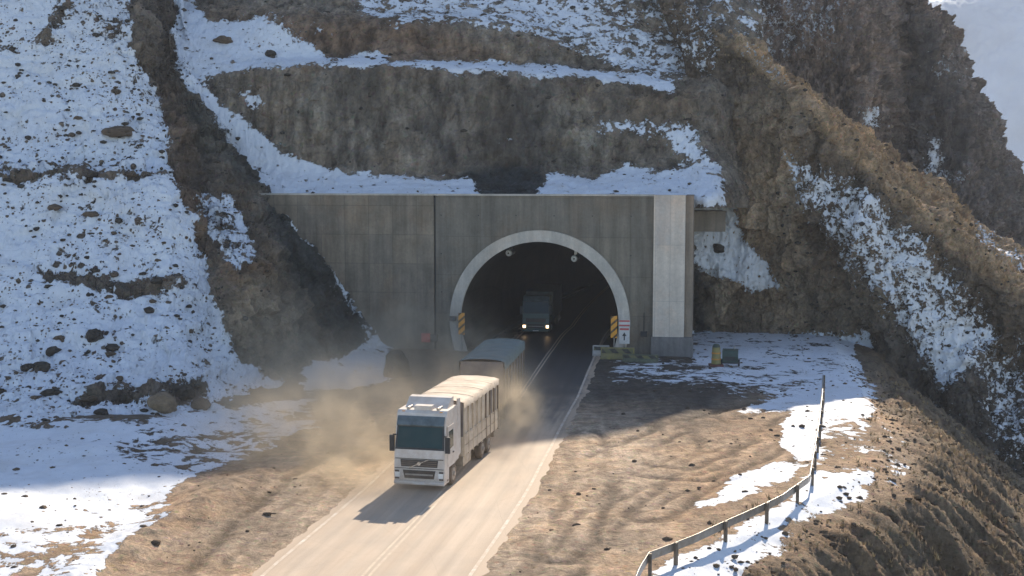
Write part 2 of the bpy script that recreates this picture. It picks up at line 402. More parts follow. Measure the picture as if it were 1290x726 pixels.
    rock = paint(np.array(dirtc), Xw, Yw, [  # first two regions darken dirt inside the mountain's shade, painted into the colour
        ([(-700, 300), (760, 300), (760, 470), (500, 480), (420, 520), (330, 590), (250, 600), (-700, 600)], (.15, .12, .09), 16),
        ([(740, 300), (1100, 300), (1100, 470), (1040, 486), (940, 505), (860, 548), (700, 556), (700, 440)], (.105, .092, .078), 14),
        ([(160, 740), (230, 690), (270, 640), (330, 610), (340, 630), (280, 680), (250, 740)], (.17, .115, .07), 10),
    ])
    nr = sstep(13, 5, rd + n1 * 4 + n2 * 2) * sstep(84, 70, Yg) * (1 - emb)
    rock = rock * (1 - .9 * nr[..., None]) + .9 * nr[..., None] * np.array((.58, .45, .325))
    rock = rock * (1 - emb[..., None]) + emb[..., None] * np.array((.10, .082, .058))
    pk = sstep(.05, .5, gul)[..., None] * emb[..., None]
    rock = rock * (1 - pk * .75) + pk * .75 * np.array((.27, .20, .13))
    me = fbm(P * np.array([.9, .5, 1]), .5, 4, 14.0)
    snow = np.where(emb > .3, snow * sstep(.15, -.3, gul) * 2.6, snow)
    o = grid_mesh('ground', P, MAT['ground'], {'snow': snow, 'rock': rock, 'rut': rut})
    tag(o, kind='structure'); SHEETS['ground'] = (P, X, Y, np.zeros_like(P) + np.array([0, 0, 1.0]), snow)
    GZ['f'] = (Yr, A, z)
GZ = {}
def gz(x, y):
    Yr, A, z = GZ['f']; i = int(np.clip(np.searchsorted(Yr, y) - 1, 0, len(Yr) - 2)); f = (y - Yr[i]) / (Yr[i + 1] - Yr[i])
    a = x / max(y, 30); v0 = np.interp(a, A, z[i]); v1 = np.interp(a, A, z[i + 1]); return float(v0 * (1 - f) + v1 * f)

MAT = {}
MAT['ground'] = terrain_mat('dirt_and_snow', .5, False, True, 1.6, specks=.5, rockiness=.25)
MAT['cliff'] = terrain_mat('excavated_rock_and_snow', .75, True, specks=.45, stk=1.5, mott=.55)
MAT['slope'] = terrain_mat('rocky_slope_and_snow', .6, False, False, 1.3, specks=1.1, mott=.9)
MAT['ridge'] = terrain_mat('grassy_rock_and_snow', 1.3, True, False, 1.5, specks=.5, stk=.6)
MAT['back'] = terrain_mat('craggy_rock', 1.1, True, False, .8, specks=.4, stk=1.3, mott=1.0)
MAT['far'] = simple('distant_snow_and_rock', (.44, .50, .57), .9, var=.22, scale=.012, spec=.1)
build_ground()

def build_road():
    Ys = np.concatenate([np.linspace(20, 60, 80), np.linspace(60, 118, 100)[1:], np.linspace(118, 220, 50)[1:]])
    X = road_pt(Ys); dX = np.gradient(X, Ys); nrm = np.stack([1 / np.hypot(1, dX), -dX / np.hypot(1, dX)], 1)
    def strip(name, off, half, z, mat, y0=20, y1=220, nu=2, label=None, wob=0):
        m = (Ys >= y0) & (Ys <= y1); us = np.linspace(-half, half, nu)
        P = np.zeros((m.sum(), nu, 3))
        for j, u in enumerate(us):
            P[:, j, 0] = X[m] + nrm[m, 0] * (off + u); P[:, j, 1] = Ys[m] + nrm[m, 1] * (off + u); P[:, j, 2] = z
        along = np.repeat(Ys[m][:, None], nu, 1); across = np.repeat((off + us)[None], m.sum(), 0)
        o = grid_mesh(name, P, mat, {'along': along, 'across': across}); return tag(o, kind='structure')
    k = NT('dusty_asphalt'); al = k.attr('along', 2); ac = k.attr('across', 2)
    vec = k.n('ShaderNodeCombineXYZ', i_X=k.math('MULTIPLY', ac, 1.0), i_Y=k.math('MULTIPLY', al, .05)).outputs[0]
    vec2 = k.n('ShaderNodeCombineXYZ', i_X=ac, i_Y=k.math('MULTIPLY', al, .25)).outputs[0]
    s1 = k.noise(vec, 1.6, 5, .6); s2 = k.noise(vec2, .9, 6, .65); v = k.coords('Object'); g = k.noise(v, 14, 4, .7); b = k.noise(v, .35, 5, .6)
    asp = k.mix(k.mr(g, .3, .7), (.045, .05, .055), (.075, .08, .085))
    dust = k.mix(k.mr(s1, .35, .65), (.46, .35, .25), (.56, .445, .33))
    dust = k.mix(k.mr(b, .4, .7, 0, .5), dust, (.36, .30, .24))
    # dust thins in streaks towards the tunnel, also painting shade into the colour
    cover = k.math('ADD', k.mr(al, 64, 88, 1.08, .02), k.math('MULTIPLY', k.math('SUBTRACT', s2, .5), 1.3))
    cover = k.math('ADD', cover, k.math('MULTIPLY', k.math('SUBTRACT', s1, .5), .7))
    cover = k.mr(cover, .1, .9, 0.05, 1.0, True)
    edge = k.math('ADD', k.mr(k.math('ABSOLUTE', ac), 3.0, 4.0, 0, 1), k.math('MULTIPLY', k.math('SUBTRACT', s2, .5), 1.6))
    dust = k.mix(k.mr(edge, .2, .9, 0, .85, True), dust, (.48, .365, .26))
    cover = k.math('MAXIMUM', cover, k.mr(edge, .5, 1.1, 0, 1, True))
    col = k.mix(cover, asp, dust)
    wheel = k.math('ABSOLUTE', k.math('SUBTRACT', k.math('PINGPONG', k.math('ADD', ac, 20.0), .925), .46))
    col = k.mix(k.mr(wheel, 0, .3, .5, 0), col, k.mix(1., col, (.78, .8, .82), 'MULTIPLY'))
    vo = k.n('ShaderNodeTexVoronoi', feature='DISTANCE_TO_EDGE', i_Scale=.22); k.set(vo.inputs['Vector'], k.mix(.12, v, k.n('ShaderNodeTexNoise', i_Scale=1.3, i_Vector=v).outputs[1]))
    col = k.mix(k.mr(vo.outputs[0], .0, .004, .12, 0), col, (.05, .045, .04))
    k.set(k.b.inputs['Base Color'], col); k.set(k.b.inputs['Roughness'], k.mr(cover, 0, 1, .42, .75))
    k.b.inputs['Specular IOR Level'].default_value = .35
    k.set(k.b.inputs['Normal'], k.bump(k.math('ADD', g, s2), .01))
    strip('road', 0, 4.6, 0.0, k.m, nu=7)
    def paintm(name, cc):
        k = NT(name); v = k.coords('Object'); n = k.noise(v, 2.2, 7, .7)
        k.set(k.b.inputs['Base Color'], k.mix(k.mr(n, .34, .56, .3, 1.0), tuple(cc), (.52, .41, .30))); k.b.inputs['Roughness'].default_value = .8; return k.m
    wm = paintm('worn_white_paint', (.72, .68, .60)); ym = paintm('worn_cream_paint', (.66, .57, .42))
    strip('edge_line', 3.72, .07, .006, wm, y1=215); strip('edge_line', -3.72, .07, .006, wm, y1=215)
    strip('centre_line', .12, .055, .006, ym, y1=215); strip('centre_line', -.12, .055, .006, ym, y1=215)
build_road()

# valley floor far below, reaching the horizon
bm = bmesh.new(); box(bm, -1850, 1850, -180, 1800, -48, -46)
MAT['valley'] = simple('valley_floor', (.35, .33, .31), .9, var=.3, scale=.01)
tag(mesh_obj('valley_floor', bm, MAT['valley']), kind='structure')

# ------------------------------------------------------------------ mountain
def A_(*pts): return [at(*p) for p in pts]
def ridge_z(x, Y):                            # height that throws the shade edge where it falls on the road
    by = np.interp(x - (Y - 64) * math.tan(SUN_AZ), [-40, -23, -15, -6, 1, 6, 12, 20], [52, 53.5, 57, 63, 68.5, 71, 76, 84])
    return float((Y - by) / math.cos(SUN_AZ) * math.tan(SUN_EL))
def ridge_line(xs, Y, dz=0, dy=0): return [Vector((x, Y + dy, ridge_z(x, Y) + dz)) for x in xs]

# upper cliffs and benches above the portal
def rowp(py, Y, pxs): return [at(px, p, y) for px, p, y in zip(pxs, py, Y)]
PX2 = [150, 215, 262, 300, 345, 450, 600, 720, 800, 860, 905, 960]
rows = [
  [at(px, 262, Y) for px, Y in zip(PX2, [107, 107, 107, 107, 106.6, 105.6, 104.4, 103.3, 102.5, 102, 101.5, 118])],
  rowp([246] * 12, [108, 107.7, 107.5, 107, 106.8, 105.8, 104.6, 103.5, 102.7, 102.3, 102, 118], PX2),
  rowp([190, 190, 195, 205, 216, 217, 219, 217, 215, 214, 208, 205], [112, 112, 112, 111.5, 111, 111, 111, 111, 110, 109, 109, 120], PX2),
  rowp([150, 140, 130, 150, 168, 160, 160, 160, 168, 165, 165, 165], [114, 114, 114, 113.5, 112.6, 112.8, 113, 113, 112.5, 112, 112, 121], PX2),
  rowp([110, 105, 100, 93, 88, 83, 88, 97, 107, 114, 118, 120], [116, 116, 116, 116, 115, 115, 115.5, 116, 116, 115, 114, 122], PX2),
  rowp([60, 58, 60, 66, 72, 70, 78, 82, 90, 96, 102, 110], [120, 120, 120.5, 120.5, 121, 121, 121.5, 121.5, 120, 119, 117, 123], PX2),
  rowp([20, 20, 18, 18, 18, 28, 30, 60, 74, 84, 88, 92], [126, 126, 126, 126, 124.5, 124, 124, 123.5, 123, 122, 120, 125], PX2),
  rowp([-25, -25, -25, -25, -25, -22, -22, -22, -10, 0, 10, 20], [134, 134, 134, 134, 133, 132, 132, 132, 131, 130, 127, 128], PX2),
  ridge_line(np.linspace(-62, 27, 12), 152),
  ridge_line(np.linspace(-66, 30, 12), 164, dz=-18),
  [Vector((x, 190, 4)) for x in np.linspace(-80, 38, 12)],
]
BR = (.235, .198, .155); DK = (.085, .08, .07); TN = (.24, .185, .125)
sheet('cliff', rows, 640, 400, MAT['cliff'], 0.0, [
  ([(150, 300), (150, 150), (240, 108), (262, 110), (290, 140), (335, 168), (352, 190), (400, 205), (480, 222), (600, 224), (604, 280)], .84, 4),
  ([(290, 118), (318, 112), (330, 130), (312, 140)], .62, 6),
  ([(676, 248), (690, 217), (745, 222), (790, 204), (830, 218), (908, 200), (915, 260), (676, 262)], .84, 4),
  ([(744, 150), (800, 146), (850, 150), (890, 165), (908, 215), (860, 205), (840, 182), (790, 170), (750, 168)], .58, 7),
  ([(210, -20), (245, 0), (262, 25), (340, 22), (388, 52), (420, 78), (480, 60), (495, 76), (560, 76), (640, 78), (740, 86), (850, 100), (848, 114), (760, 104), (600, 90), (450, 84), (345, 86), (262, 98), (232, 112), (215, 60)], .86, 4),
  ([(395, -60), (940, -60), (900, 40), (862, 100), (790, 92), (740, 70), (640, 40), (560, 30), (500, 35), (450, 15)], .60, 6),
  ([(720, -60), (1000, -60), (1000, 60), (850, 60), (790, 30)], .40, 14),
  ([(325, 15), (400, 15), (420, 45), (360, 45)], .35, 6),
  ([(570, 165), (610, 168), (650, 160), (650, 185), (580, 185)], .22, 6),
  ([(-200, -60), (1100, -60), (1100, -110), (-200, -110)], .5, 10),
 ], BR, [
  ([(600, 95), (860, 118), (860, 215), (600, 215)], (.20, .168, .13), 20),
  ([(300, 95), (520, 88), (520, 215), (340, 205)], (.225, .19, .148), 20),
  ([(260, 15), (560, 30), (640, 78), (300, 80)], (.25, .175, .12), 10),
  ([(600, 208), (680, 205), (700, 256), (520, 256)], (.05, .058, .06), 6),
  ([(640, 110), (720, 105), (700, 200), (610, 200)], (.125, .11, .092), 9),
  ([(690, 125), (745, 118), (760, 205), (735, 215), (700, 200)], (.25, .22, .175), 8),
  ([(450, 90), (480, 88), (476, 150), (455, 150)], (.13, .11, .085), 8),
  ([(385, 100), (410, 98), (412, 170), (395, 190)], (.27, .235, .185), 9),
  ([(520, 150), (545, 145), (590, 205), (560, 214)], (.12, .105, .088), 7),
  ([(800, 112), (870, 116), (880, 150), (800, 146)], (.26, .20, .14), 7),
 ], amp=.55, warp=8, amp_snow=.3, ledges=.3, flute=1.1, block=.4)

# left slope, gully and the dark spur beside the wing wall
def foot(*pts): return [onz(px, py, -.5) for px, py in pts]
rows = [
  foot((-300, 600), (-20, 592), (110, 580), (190, 570), (250, 556), (305, 542), (352, 525), (405, 512), (450, 498), (500, 470)),
  A_((-300, 490, 76), (-20, 490, 75.5), (110, 482, 76), (200, 470, 78.5), (265, 455, 82), (300, 462, 82.5), (350, 462, 86), (410, 462, 92), (455, 462, 97), (498, 455, 101.5)),
  A_((-300, 400, 85), (-20, 400, 84), (110, 395, 84), (215, 385, 86), (268, 380, 88), (298, 372, 85.5), (340, 380, 89), (400, 395, 96), (447, 410, 100.5), (486, 442, 103)),
  A_((-300, 300, 92), (-20, 300, 91), (110, 300, 91), (215, 290, 92), (262, 290, 94.5), (302, 328, 89.5), (335, 325, 93), (388, 335, 99.5), (432, 372, 102.8), (472, 425, 104.2)),
  A_((-300, 218, 97), (-20, 216, 96), (110, 216, 96), (205, 214, 97), (250, 225, 100.5), (282, 262, 98), (322, 262, 100.5), (372, 290, 104), (418, 345, 104.8), (462, 414, 105.2)),
  A_((-300, 208, 101.5), (-20, 208, 100.5), (110, 207, 100.5), (205, 200, 101.5), (246, 190, 104), (288, 210, 103.5), (322, 240, 105.5), (360, 279, 105.6), (411, 340, 105.8), (456, 408, 106.2)),
  A_((-300, 100, 110), (-20, 100, 109), (110, 100, 109), (180, 105, 110), (212, 110, 114), (250, 128, 112), (292, 190, 111.5), (350, 275, 108), (405, 345, 108), (450, 415, 108)),
  A_((-300, -20, 118), (-20, -20, 117.5), (100, -20, 118), (160, -18, 119), (188, -15, 126), (218, -15, 128), (240, 60, 121), (330, 290, 112), (400, 370, 111), (445, 430, 110)),
  ridge_line(np.linspace(-140, -34, 6), 152) + A_((215, 0, 136), (330, 330, 114), (400, 400, 112), (445, 450, 111)),
  [p + Vector((-2, 22, -30)) for p in ridge_line(np.linspace(-140, -34, 6), 152)] + A_((215, 60, 140), (330, 360, 116), (400, 430, 114), (445, 470, 113)),
]
sheet('mountain_slope', rows, 600, 520, MAT['slope'], 0.83, [
  ([(-320, 212), (60, 213), (140, 214), (215, 212), (212, 222), (140, 224), (60, 226), (-40, 224), (-320, 226)], .12, 3),
  ([(90, 0), (120, -10), (60, 60), (38, 62)], .25, 5),
  ([(40, 333), (80, 340), (150, 352), (230, 345), (232, 362), (150, 372), (90, 360), (45, 350)], .22, 4),
  ([(80, 500), (150, 483), (215, 487), (255, 480), (262, 505), (200, 520), (170, 500), (100, 512)], .15, 4),
  ([(10, 545), (60, 541), (90, 550), (60, 558), (20, 556)], .15, 4),
  ([(100, -20), (175, -20), (168, 60), (140, 60), (90, 20)], .62, 8),
  ([(150, 70), (225, 90), (240, 230), (170, 210)], .74, 8),
  ([(50, 225), (240, 225), (270, 330), (120, 320)], .76, 8),
  ([(172, -40), (214, -40), (222, 95), (255, 135), (305, 205), (345, 250), (395, 310), (440, 372), (478, 432), (440, 480), (395, 490), (330, 474), (288, 430), (262, 330), (226, 235), (216, 200), (205, 120), (165, 62)], .0, 4),
  ([(245, 240), (290, 245), (306, 268), (325, 318), (300, 348), (262, 300)], .62, 5),
  ([(330, 245), (346, 252), (395, 306), (440, 360), (482, 430), (470, 436), (432, 380), (400, 336), (360, 285)], .50, 2.5),
  ([(376, 485), (420, 455), (468, 424), (520, 440), (505, 485), (440, 500)], .9, 3),
  ([(180, 540), (420, 495), (430, 560), (180, 600)], .62, 8),
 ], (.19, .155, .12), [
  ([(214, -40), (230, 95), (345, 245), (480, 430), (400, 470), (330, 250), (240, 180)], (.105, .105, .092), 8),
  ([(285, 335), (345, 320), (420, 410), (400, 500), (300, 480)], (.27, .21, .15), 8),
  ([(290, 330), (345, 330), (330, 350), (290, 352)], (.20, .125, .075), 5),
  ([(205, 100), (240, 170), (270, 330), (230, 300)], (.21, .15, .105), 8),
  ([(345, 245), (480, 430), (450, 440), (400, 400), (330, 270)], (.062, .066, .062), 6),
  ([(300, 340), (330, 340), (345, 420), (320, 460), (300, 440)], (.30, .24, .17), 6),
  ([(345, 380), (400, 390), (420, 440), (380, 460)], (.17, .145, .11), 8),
 ], amp=.85, warp=7, amp_snow=.35, folds=.8, flute=.5, ledges=.25, block=1.3)

# right spur whose crest is caught by the sun
rows = [
  A_((858, 432, 112), (905, 430, 112), (985, 428, 112), (1075, 440, 110), (1128, 520, 101), (1200, 620, 95), (1300, 700, 91), (1500, 830, 86)),
  A_((866, 400, 112.5), (905, 395, 113), (985, 385, 112.5), (1065, 395, 110), (1125, 450, 104), (1200, 520, 99.5), (1300, 600, 96), (1500, 720, 92)),
  A_((872, 310, 113), (905, 305, 114), (970, 290, 112), (1050, 290, 107.5), (1115, 350, 103.5), (1195, 410, 103), (1295, 490, 101), (1500, 600, 98)),
  A_((876, 225, 114), (905, 210, 115), (960, 190, 113), (1030, 210, 108), (1100, 262, 105), (1195, 335, 103.5), (1295, 415, 102), (1500, 530, 99.5)),
  A_((862, 80, 119.5), (900, 66, 119), (942, 74, 116.5), (1000, 124, 111.5), (1096, 206, 107.5), (1195, 287, 105.5), (1292, 368, 104), (1500, 486, 105)),
  A_((838, 25, 124), (890, 46, 121), (934, 61, 119), (1000, 115, 115), (1098, 195, 113), (1198, 273, 112.5), (1296, 348, 111), (1500, 462, 110)),
  A_((815, -35, 128), (880, 30, 122.5), (925, 52, 121), (1000, 108, 118), (1100, 188, 118), (1200, 263, 118.5), (1300, 334, 118), (1500, 440, 117)),
  A_((822, -32, 133), (887, 24, 128), (932, 49, 126), (1006, 106, 124), (1106, 188, 124), (1205, 265, 125), (1305, 340, 124), (1500, 446, 122)),
  A_((840, 60, 140), (900, 120, 136), (950, 170, 134), (1020, 230, 131), (1130, 330, 134), (1220, 420, 135), (1320, 500, 136), (1500, 600, 136)),
]
sheet('rocky_spur', rows, 520, 480, MAT['ridge'], 0.02, [
  ([(995, 195), (1030, 205), (1075, 225), (1130, 270), (1190, 335), (1250, 400), (1245, 440), (1190, 490), (1140, 440), (1100, 380), (1050, 310), (1010, 260)], .57, 12),
  ([(1110, 280), (1160, 310), (1170, 350), (1110, 340)], .60, 10),
  ([(1170, 400), (1250, 420), (1215, 470), (1185, 492)], .74, 7),
  ([(1215, 440), (1290, 430), (1330, 560), (1300, 600), (1240, 560)], .48, 14),
  ([(1080, 460), (1180, 500), (1300, 640), (1250, 640), (1100, 520)], .36, 9),
  ([(868, 265), (905, 240), (930, 250), (935, 300), (955, 330), (985, 360), (950, 368), (905, 350), (868, 330)], .86, 4),
  ([(1225, 270), (1248, 280), (1262, 305), (1290, 320), (1290, 350), (1255, 325)], .6, 5),
  ([(850, -60), (905, 20), (900, 100), (850, 80)], .45, 8),
  ([(860, 418), (1085, 418), (1085, 470), (860, 470)], .8, 5),
  ([(905, 40), (960, 70), (1000, 105), (990, 112), (940, 75)], .35, 3),
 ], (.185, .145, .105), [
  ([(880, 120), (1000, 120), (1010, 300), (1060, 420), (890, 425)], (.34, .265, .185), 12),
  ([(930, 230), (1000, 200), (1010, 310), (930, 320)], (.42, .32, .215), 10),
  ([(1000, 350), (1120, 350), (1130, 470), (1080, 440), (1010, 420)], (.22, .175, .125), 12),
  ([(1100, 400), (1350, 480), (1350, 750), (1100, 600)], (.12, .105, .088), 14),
  ([(900, 15), (1000, 90), (1110, 180), (1290, 310), (1350, 340), (1350, 430), (1200, 320), (1090, 222), (990, 118), (900, 40)], (.46, .33, .21), 3),  # crest band: grassy tan, raised in colour to carry its sunlight
  ([(868, 280), (888, 280), (890, 425), (868, 425)], (.05, .05, .045), 5),  # deep shade of the niche beside the pillar, put into the rock colour
 ], amp=.8, warp=11, amp_snow=.8, ledges=.5, flute=.9, folds=1.9, block=1.2)

# mountain behind the spur
rows = [
  A_((800, 330, 165), (900, 340, 165), (1000, 360, 168), (1080, 380, 168), (1140, 400, 170), (1200, 420, 168), (1260, 430, 172), (1310, 440, 178), (1420, 460, 190)),
  A_((800, 200, 172), (900, 210, 170), (1000, 230, 172), (1080, 240, 172), (1135, 260, 178), (1175, 270, 176), (1240, 290, 176), (1300, 310, 184), (1420, 360, 196)),
  A_((800, 100, 176), (900, 100, 174), (1000, 120, 175), (1085, 120, 174), (1142, 140, 184), (1175, 150, 179), (1215, 170, 180), (1262, 238, 188), (1420, 300, 200)),
  A_((800, 20, 182), (900, 20, 180), (1000, 30, 180), (1085, 40, 178), (1150, 50, 190), (1162, 60, 183), (1198, 95, 184), (1236, 172, 190), (1330, 290, 205)),
  A_((800, -80, 190), (900, -85, 190), (1000, -90, 188), (1085, -55, 186), (1138, -22, 194), (1158, 12, 188), (1194, 44, 189), (1218, 104, 194), (1300, 262, 210)),
  A_((800, -70, 200), (900, -75, 200), (1000, -80, 198), (1085, -45, 196), (1150, -12, 201), (1160, 18, 196), (1196, 51, 196), (1220, 112, 200), (1305, 270, 216)),
  A_((800, 300, 225), (900, 300, 225), (1000, 300, 225), (1085, 300, 225), (1150, 330, 222), (1180, 360, 215), (1222, 380, 215), (1250, 400, 220), (1410, 470, 235)),
]
sheet('rock_mountain', rows, 380, 360, MAT['back'], .06, [
  ([(870, -60), (1090, -60), (1060, 60), (980, 80), (900, 60)], .40, 14),
  ([(1085, 135), (1105, 135), (1108, 160), (1088, 160)], .7, 4),
  ([(1172, 175), (1185, 180), (1190, 215), (1165, 225)], .7, 5),
  ([(1165, 215), (1215, 215), (1215, 235), (1165, 232)], .45, 6),
  ([(1170, 60), (1215, 60), (1215, 110), (1170, 100)], .3, 8),
 ], (.20, .155, .125), [
  ([(1150, 60), (1300, 60), (1300, 300), (1150, 300)], (.15, .13, .118), 14),
  ([(1150, 20), (1180, 40), (1185, 240), (1165, 240)], (.09, .08, .075), 6),
 ], amp=1.9, warp=5, ledges=.3, flute=1.6, folds=1.0, block=.9)

# far snowy range in the haze
rows = [
  A_((700, 420, 1180), (900, 420, 1180), (1060, 420, 1180), (1200, 420, 1180), (1330, 420, 1180), (1500, 420, 1180), (1900, 420, 1180)),
  A_((700, 180, 1250), (900, 170, 1250), (1060, 150, 1250), (1180, 190, 1245), (1290, 140, 1265), (1500, 170, 1250), (1900, 120, 1250)),
  A_((700, 60, 1330), (900, 40, 1330), (1060, 60, 1325), (1190, 60, 1330), (1300, 20, 1345), (1500, 40, 1330), (1900, 30, 1330)),
  A_((700, -30, 1420), (900, -40, 1420), (1060, -50, 1400), (1170, 2, 1420), (1235, -14, 1430), (1500, -80, 1420), (1900, -60, 1420)),
  A_((700, 60, 1600), (900, 60, 1600), (1060, 60, 1600), (1180, 60, 1600), (1290, 60, 1600), (1500, 60, 1600), (1900, 60, 1600)),
]
sheet('far_mountain', rows, 260, 160, MAT['far'], .48, [], (.20, .24, .29), [], amp=9, warp=20, amp_snow=.8, nsc=.05)

# ------------------------------------------------------------------ tunnel portal
PA = R(9); PO = Vector((2.2, 101.0, 0))       # wall frame: u along the facade, n into the hill
pu = Vector((math.cos(PA), -math.sin(PA), 0)); pn = Vector((math.sin(PA), math.cos(PA), 0))
def wp(u, n, z): return PO + pu * u + pn * n + Vector((0, 0, z))
def wall_loc(px, py, n=0.0):                  # where a picture ray meets the facade plane, in wall coordinates
    d = at(px, py, 100) - Vector((0, 0, CAM_H)); C0 = Vector((0, 0, CAM_H)) - PO - pn * n
    t = -C0.dot(pn) / d.dot(pn); P = C0 + d * t
    return P.dot(pu), P.z
TC, RO, RI = 2.6, 7.25, 6.35                  # arch centre height, ring outer and inner radius
def concrete(name, col, panel=None, streak=.5, var=.18):
    k = NT(name); v = k.coords('Object'); n = k.noise(v, .5, 7, .65); n2 = k.noise(k.coords('Object', (1.3, 1.3, .12)), 1.1, 6, .65); g = k.noise(v, 5, 5, .7)
    f = k.math('MULTIPLY', k.mr(n, .3, .7, 1 - var, 1 + var), k.math('MULTIPLY', k.mr(n2, .35, .7, 1 + var * .6, 1 - streak * .7), k.mr(g, .3, .7, .9, 1.1)))
    c = k.mix(1., tuple(col), k.n('ShaderNodeCombineColor', i_Red=f, i_Green=f, i_Blue=f).outputs[0], 'MULTIPLY')
    nb = k.bump(g, .03)
    if panel:
        w, h, mo = panel
        sp = k.n('ShaderNodeSeparateXYZ', i_Vector=v); cv = k.n('ShaderNodeCombineXYZ', i_X=sp.outputs[0], i_Y=sp.outputs[2]).outputs[0]
        br = k.n('ShaderNodeTexBrick', i_Vector=cv, i_Scale=1.0, offset=0.0, i_Color1=(.78, .78, .8, 1), i_Color2=(1.2, 1.12, 1.0, 1), i_Mortar=(.62, .6, .58, 1))
        br.inputs['Mortar Size'].default_value = mo; br.inputs['Brick Width'].default_value = w; br.inputs['Row Height'].default_value = h; br.inputs['Mortar Smooth'].default_value = .6
        c = k.mix(.5, c, k.mix(1., c, br.outputs['Color'], 'MULTIPLY'))
        nb = k.bump(br.outputs['Fac'], -.03, 1., nb) if False else nb
    st = k.noise(v, .22, 6, .7)
    c = k.mix(k.mr(st, .5, .72, 0, .45), c, k.mix(1., c, (1.25, .92, .68), 'MULTIPLY'))
    k.set(k.b.inputs['Base Color'], c); k.b.inputs['Roughness'].default_value = .88; k.b.inputs['Specular IOR Level'].default_value = .2
    k.set(k.b.inputs['Normal'], nb); return k.m
M_face = concrete('facade_concrete', (.215, .195, .16), (2.4, 3.1, .04), .5)
M_wing = concrete('wing_concrete', (.245, .21, .165), (2.0, 2.35, .05), .45, .22)
M_ring = concrete('ring_concrete', (.50, .46, .40), None, .3)
M_pale = concrete('pale_concrete', (.60, .54, .47), (1.15, 4.4, .03), .25, .1)
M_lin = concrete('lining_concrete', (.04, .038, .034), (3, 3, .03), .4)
M_dark = simple('black_plastic', (.025, .025, .027), .5)
M_snow = simple('packed_snow', (.78, .81, .86), .7, var=.08, scale=2)
TOPZ = 12.55
portal = thing('tunnel_portal', 'grey concrete tunnel portal with a pale rounded arch, cut into the rock', 'tunnel portal', PO, -PA)
def arch_pts(r, n=56):
    a0 = -math.asin(TC / r)
    return [(r * math.cos(a0 + (math.pi - 2 * a0) * i / n), TC + r * math.sin(a0 + (math.pi - 2 * a0) * i / n)) for i in range(n + 1)]
def build_facade():
    bm = bmesh.new(); pts = arch_pts(RI + .25); u0, u1 = -8.45, 9.05
    zt = lambda u: TOPZ
    outer = []
    for x, z in pts:                       # outer boundary point by ray from arch centre
        dx, dz = x, z - TC; t = 1e9
        if dx > 1e-6: t = min(t, u1 / dx)
        if dx < -1e-6: t = min(t, u0 / dx)
        if dz > 1e-6: t = min(t, (TOPZ - TC) / dz)
        if dz < -1e-6: t = min(t, (-TC - .8) / dz)
        outer.append((dx * t, TC + dz * t))
    for c in ((u1, TOPZ), (u0, TOPZ)):
        i = min(range(len(outer)), key=lambda j: (outer[j][0] - c[0]) ** 2 + (outer[j][1] - c[1]) ** 2); outer[i] = c
    outer[0] = (u1, -.8); outer[-1] = (u0, -.8); pts[0] = (pts[0][0], -.8); pts[-1] = (pts[-1][0], -.8)
    va = [[bm.verts.new((x, n, z)) for x, z in L] for n in (0, 1.1) for L in (pts, outer)]
    m = len(pts)
    for i in range(m - 1):
        bm.faces.new((va[0][i], va[0][i + 1], va[1][i + 1], va[1][i])); bm.faces.new((va[2][i], va[3][i], va[3][i + 1], va[2][i + 1]))
        bm.faces.new((va[0][i], va[2][i], va[2][i + 1], va[0][i + 1])); bm.faces.new((va[1][i], va[1][i + 1], va[3][i + 1], va[3][i]))
    mesh_obj('facade', bm, M_face, portal)
    def ring(name, r0, r1, n0, n1, mat):
        bm = bmesh.new(); a, b = arch_pts(r0), arch_pts(r1)
        a[0] = (a[0][0], -.3); a[-1] = (a[-1][0], -.3); b[0] = (b[0][0], -.3); b[-1] = (b[-1][0], -.3)
        L = [[bm.verts.new((x, n, z)) for x, z in pp] for n in (n0, n1) for pp in (a, b)]
        for i in range(len(a) - 1):
            for p, q in ((0, 1), (1, 3), (3, 2), (2, 0)): bm.faces.new((L[p][i], L[p][i + 1], L[q][i + 1], L[q][i]))
        o = mesh_obj(name, bm, mat, portal, bevel=.03)
        return o
    ring('arch_ring', RI, RO, -.42, -.004, M_ring)
    # lining tube with gentle bend
    bm = bmesh.new(); pp = arch_pts(RI); prev = None; N = 30
    for j in range(N + 1):
        n = -.02 + j * 4.0; off = .0012 * n * n * .9
        cur = [bm.verts.new((x + off, n, z)) for x, z in pp]
        if prev:
            for i in range(len(pp) - 1): bm.faces.new((prev[i], prev[i + 1], cur[i + 1], cur[i]))
        prev = cur
    bm.faces.new(prev)
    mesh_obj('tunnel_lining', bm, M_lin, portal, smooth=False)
    # wing wall left of the joint, a hand's breadth proud, with raised panel ribs
    bm = bmesh.new(); box(bm, -26.5, -8.6, -.06, 1.0, -.8, TOPZ + .02); mesh_obj('wing_wall', bm, M_wing, portal)
    bm = bmesh.new(); box(bm, -8.6, -8.45, .12, 1.0, -.8, TOPZ - .1); mesh_obj('joint', bm, M_dark, portal)
    bm = bmesh.new(); box(bm, -26.5, 9.05, -.14, .5, TOPZ + .024, TOPZ + .16); mesh_obj('coping', bm, M_ring, portal, bevel=.02)
    bm = bmesh.new(); box(bm, 9.055, 11.5, -.75, 1.2, 1.6, TOPZ + .12); mesh_obj('buttress', bm, M_pale, portal, bevel=.03)
    bm = bmesh.new(); box(bm, 8.95, 12.2, -.95, 1.4, -.6, 1.6); mesh_obj('plinth', bm, concrete('plinth_concrete', (.22, .21, .2)), portal, bevel=.04)
    bm = bmesh.new(); box(bm, 11.52, 12.1, -.45, 5.2, 1.604, TOPZ + .1); mesh_obj('return_wall', bm, concrete('return_concrete', (.27, .22, .17)), portal, bevel=.02)
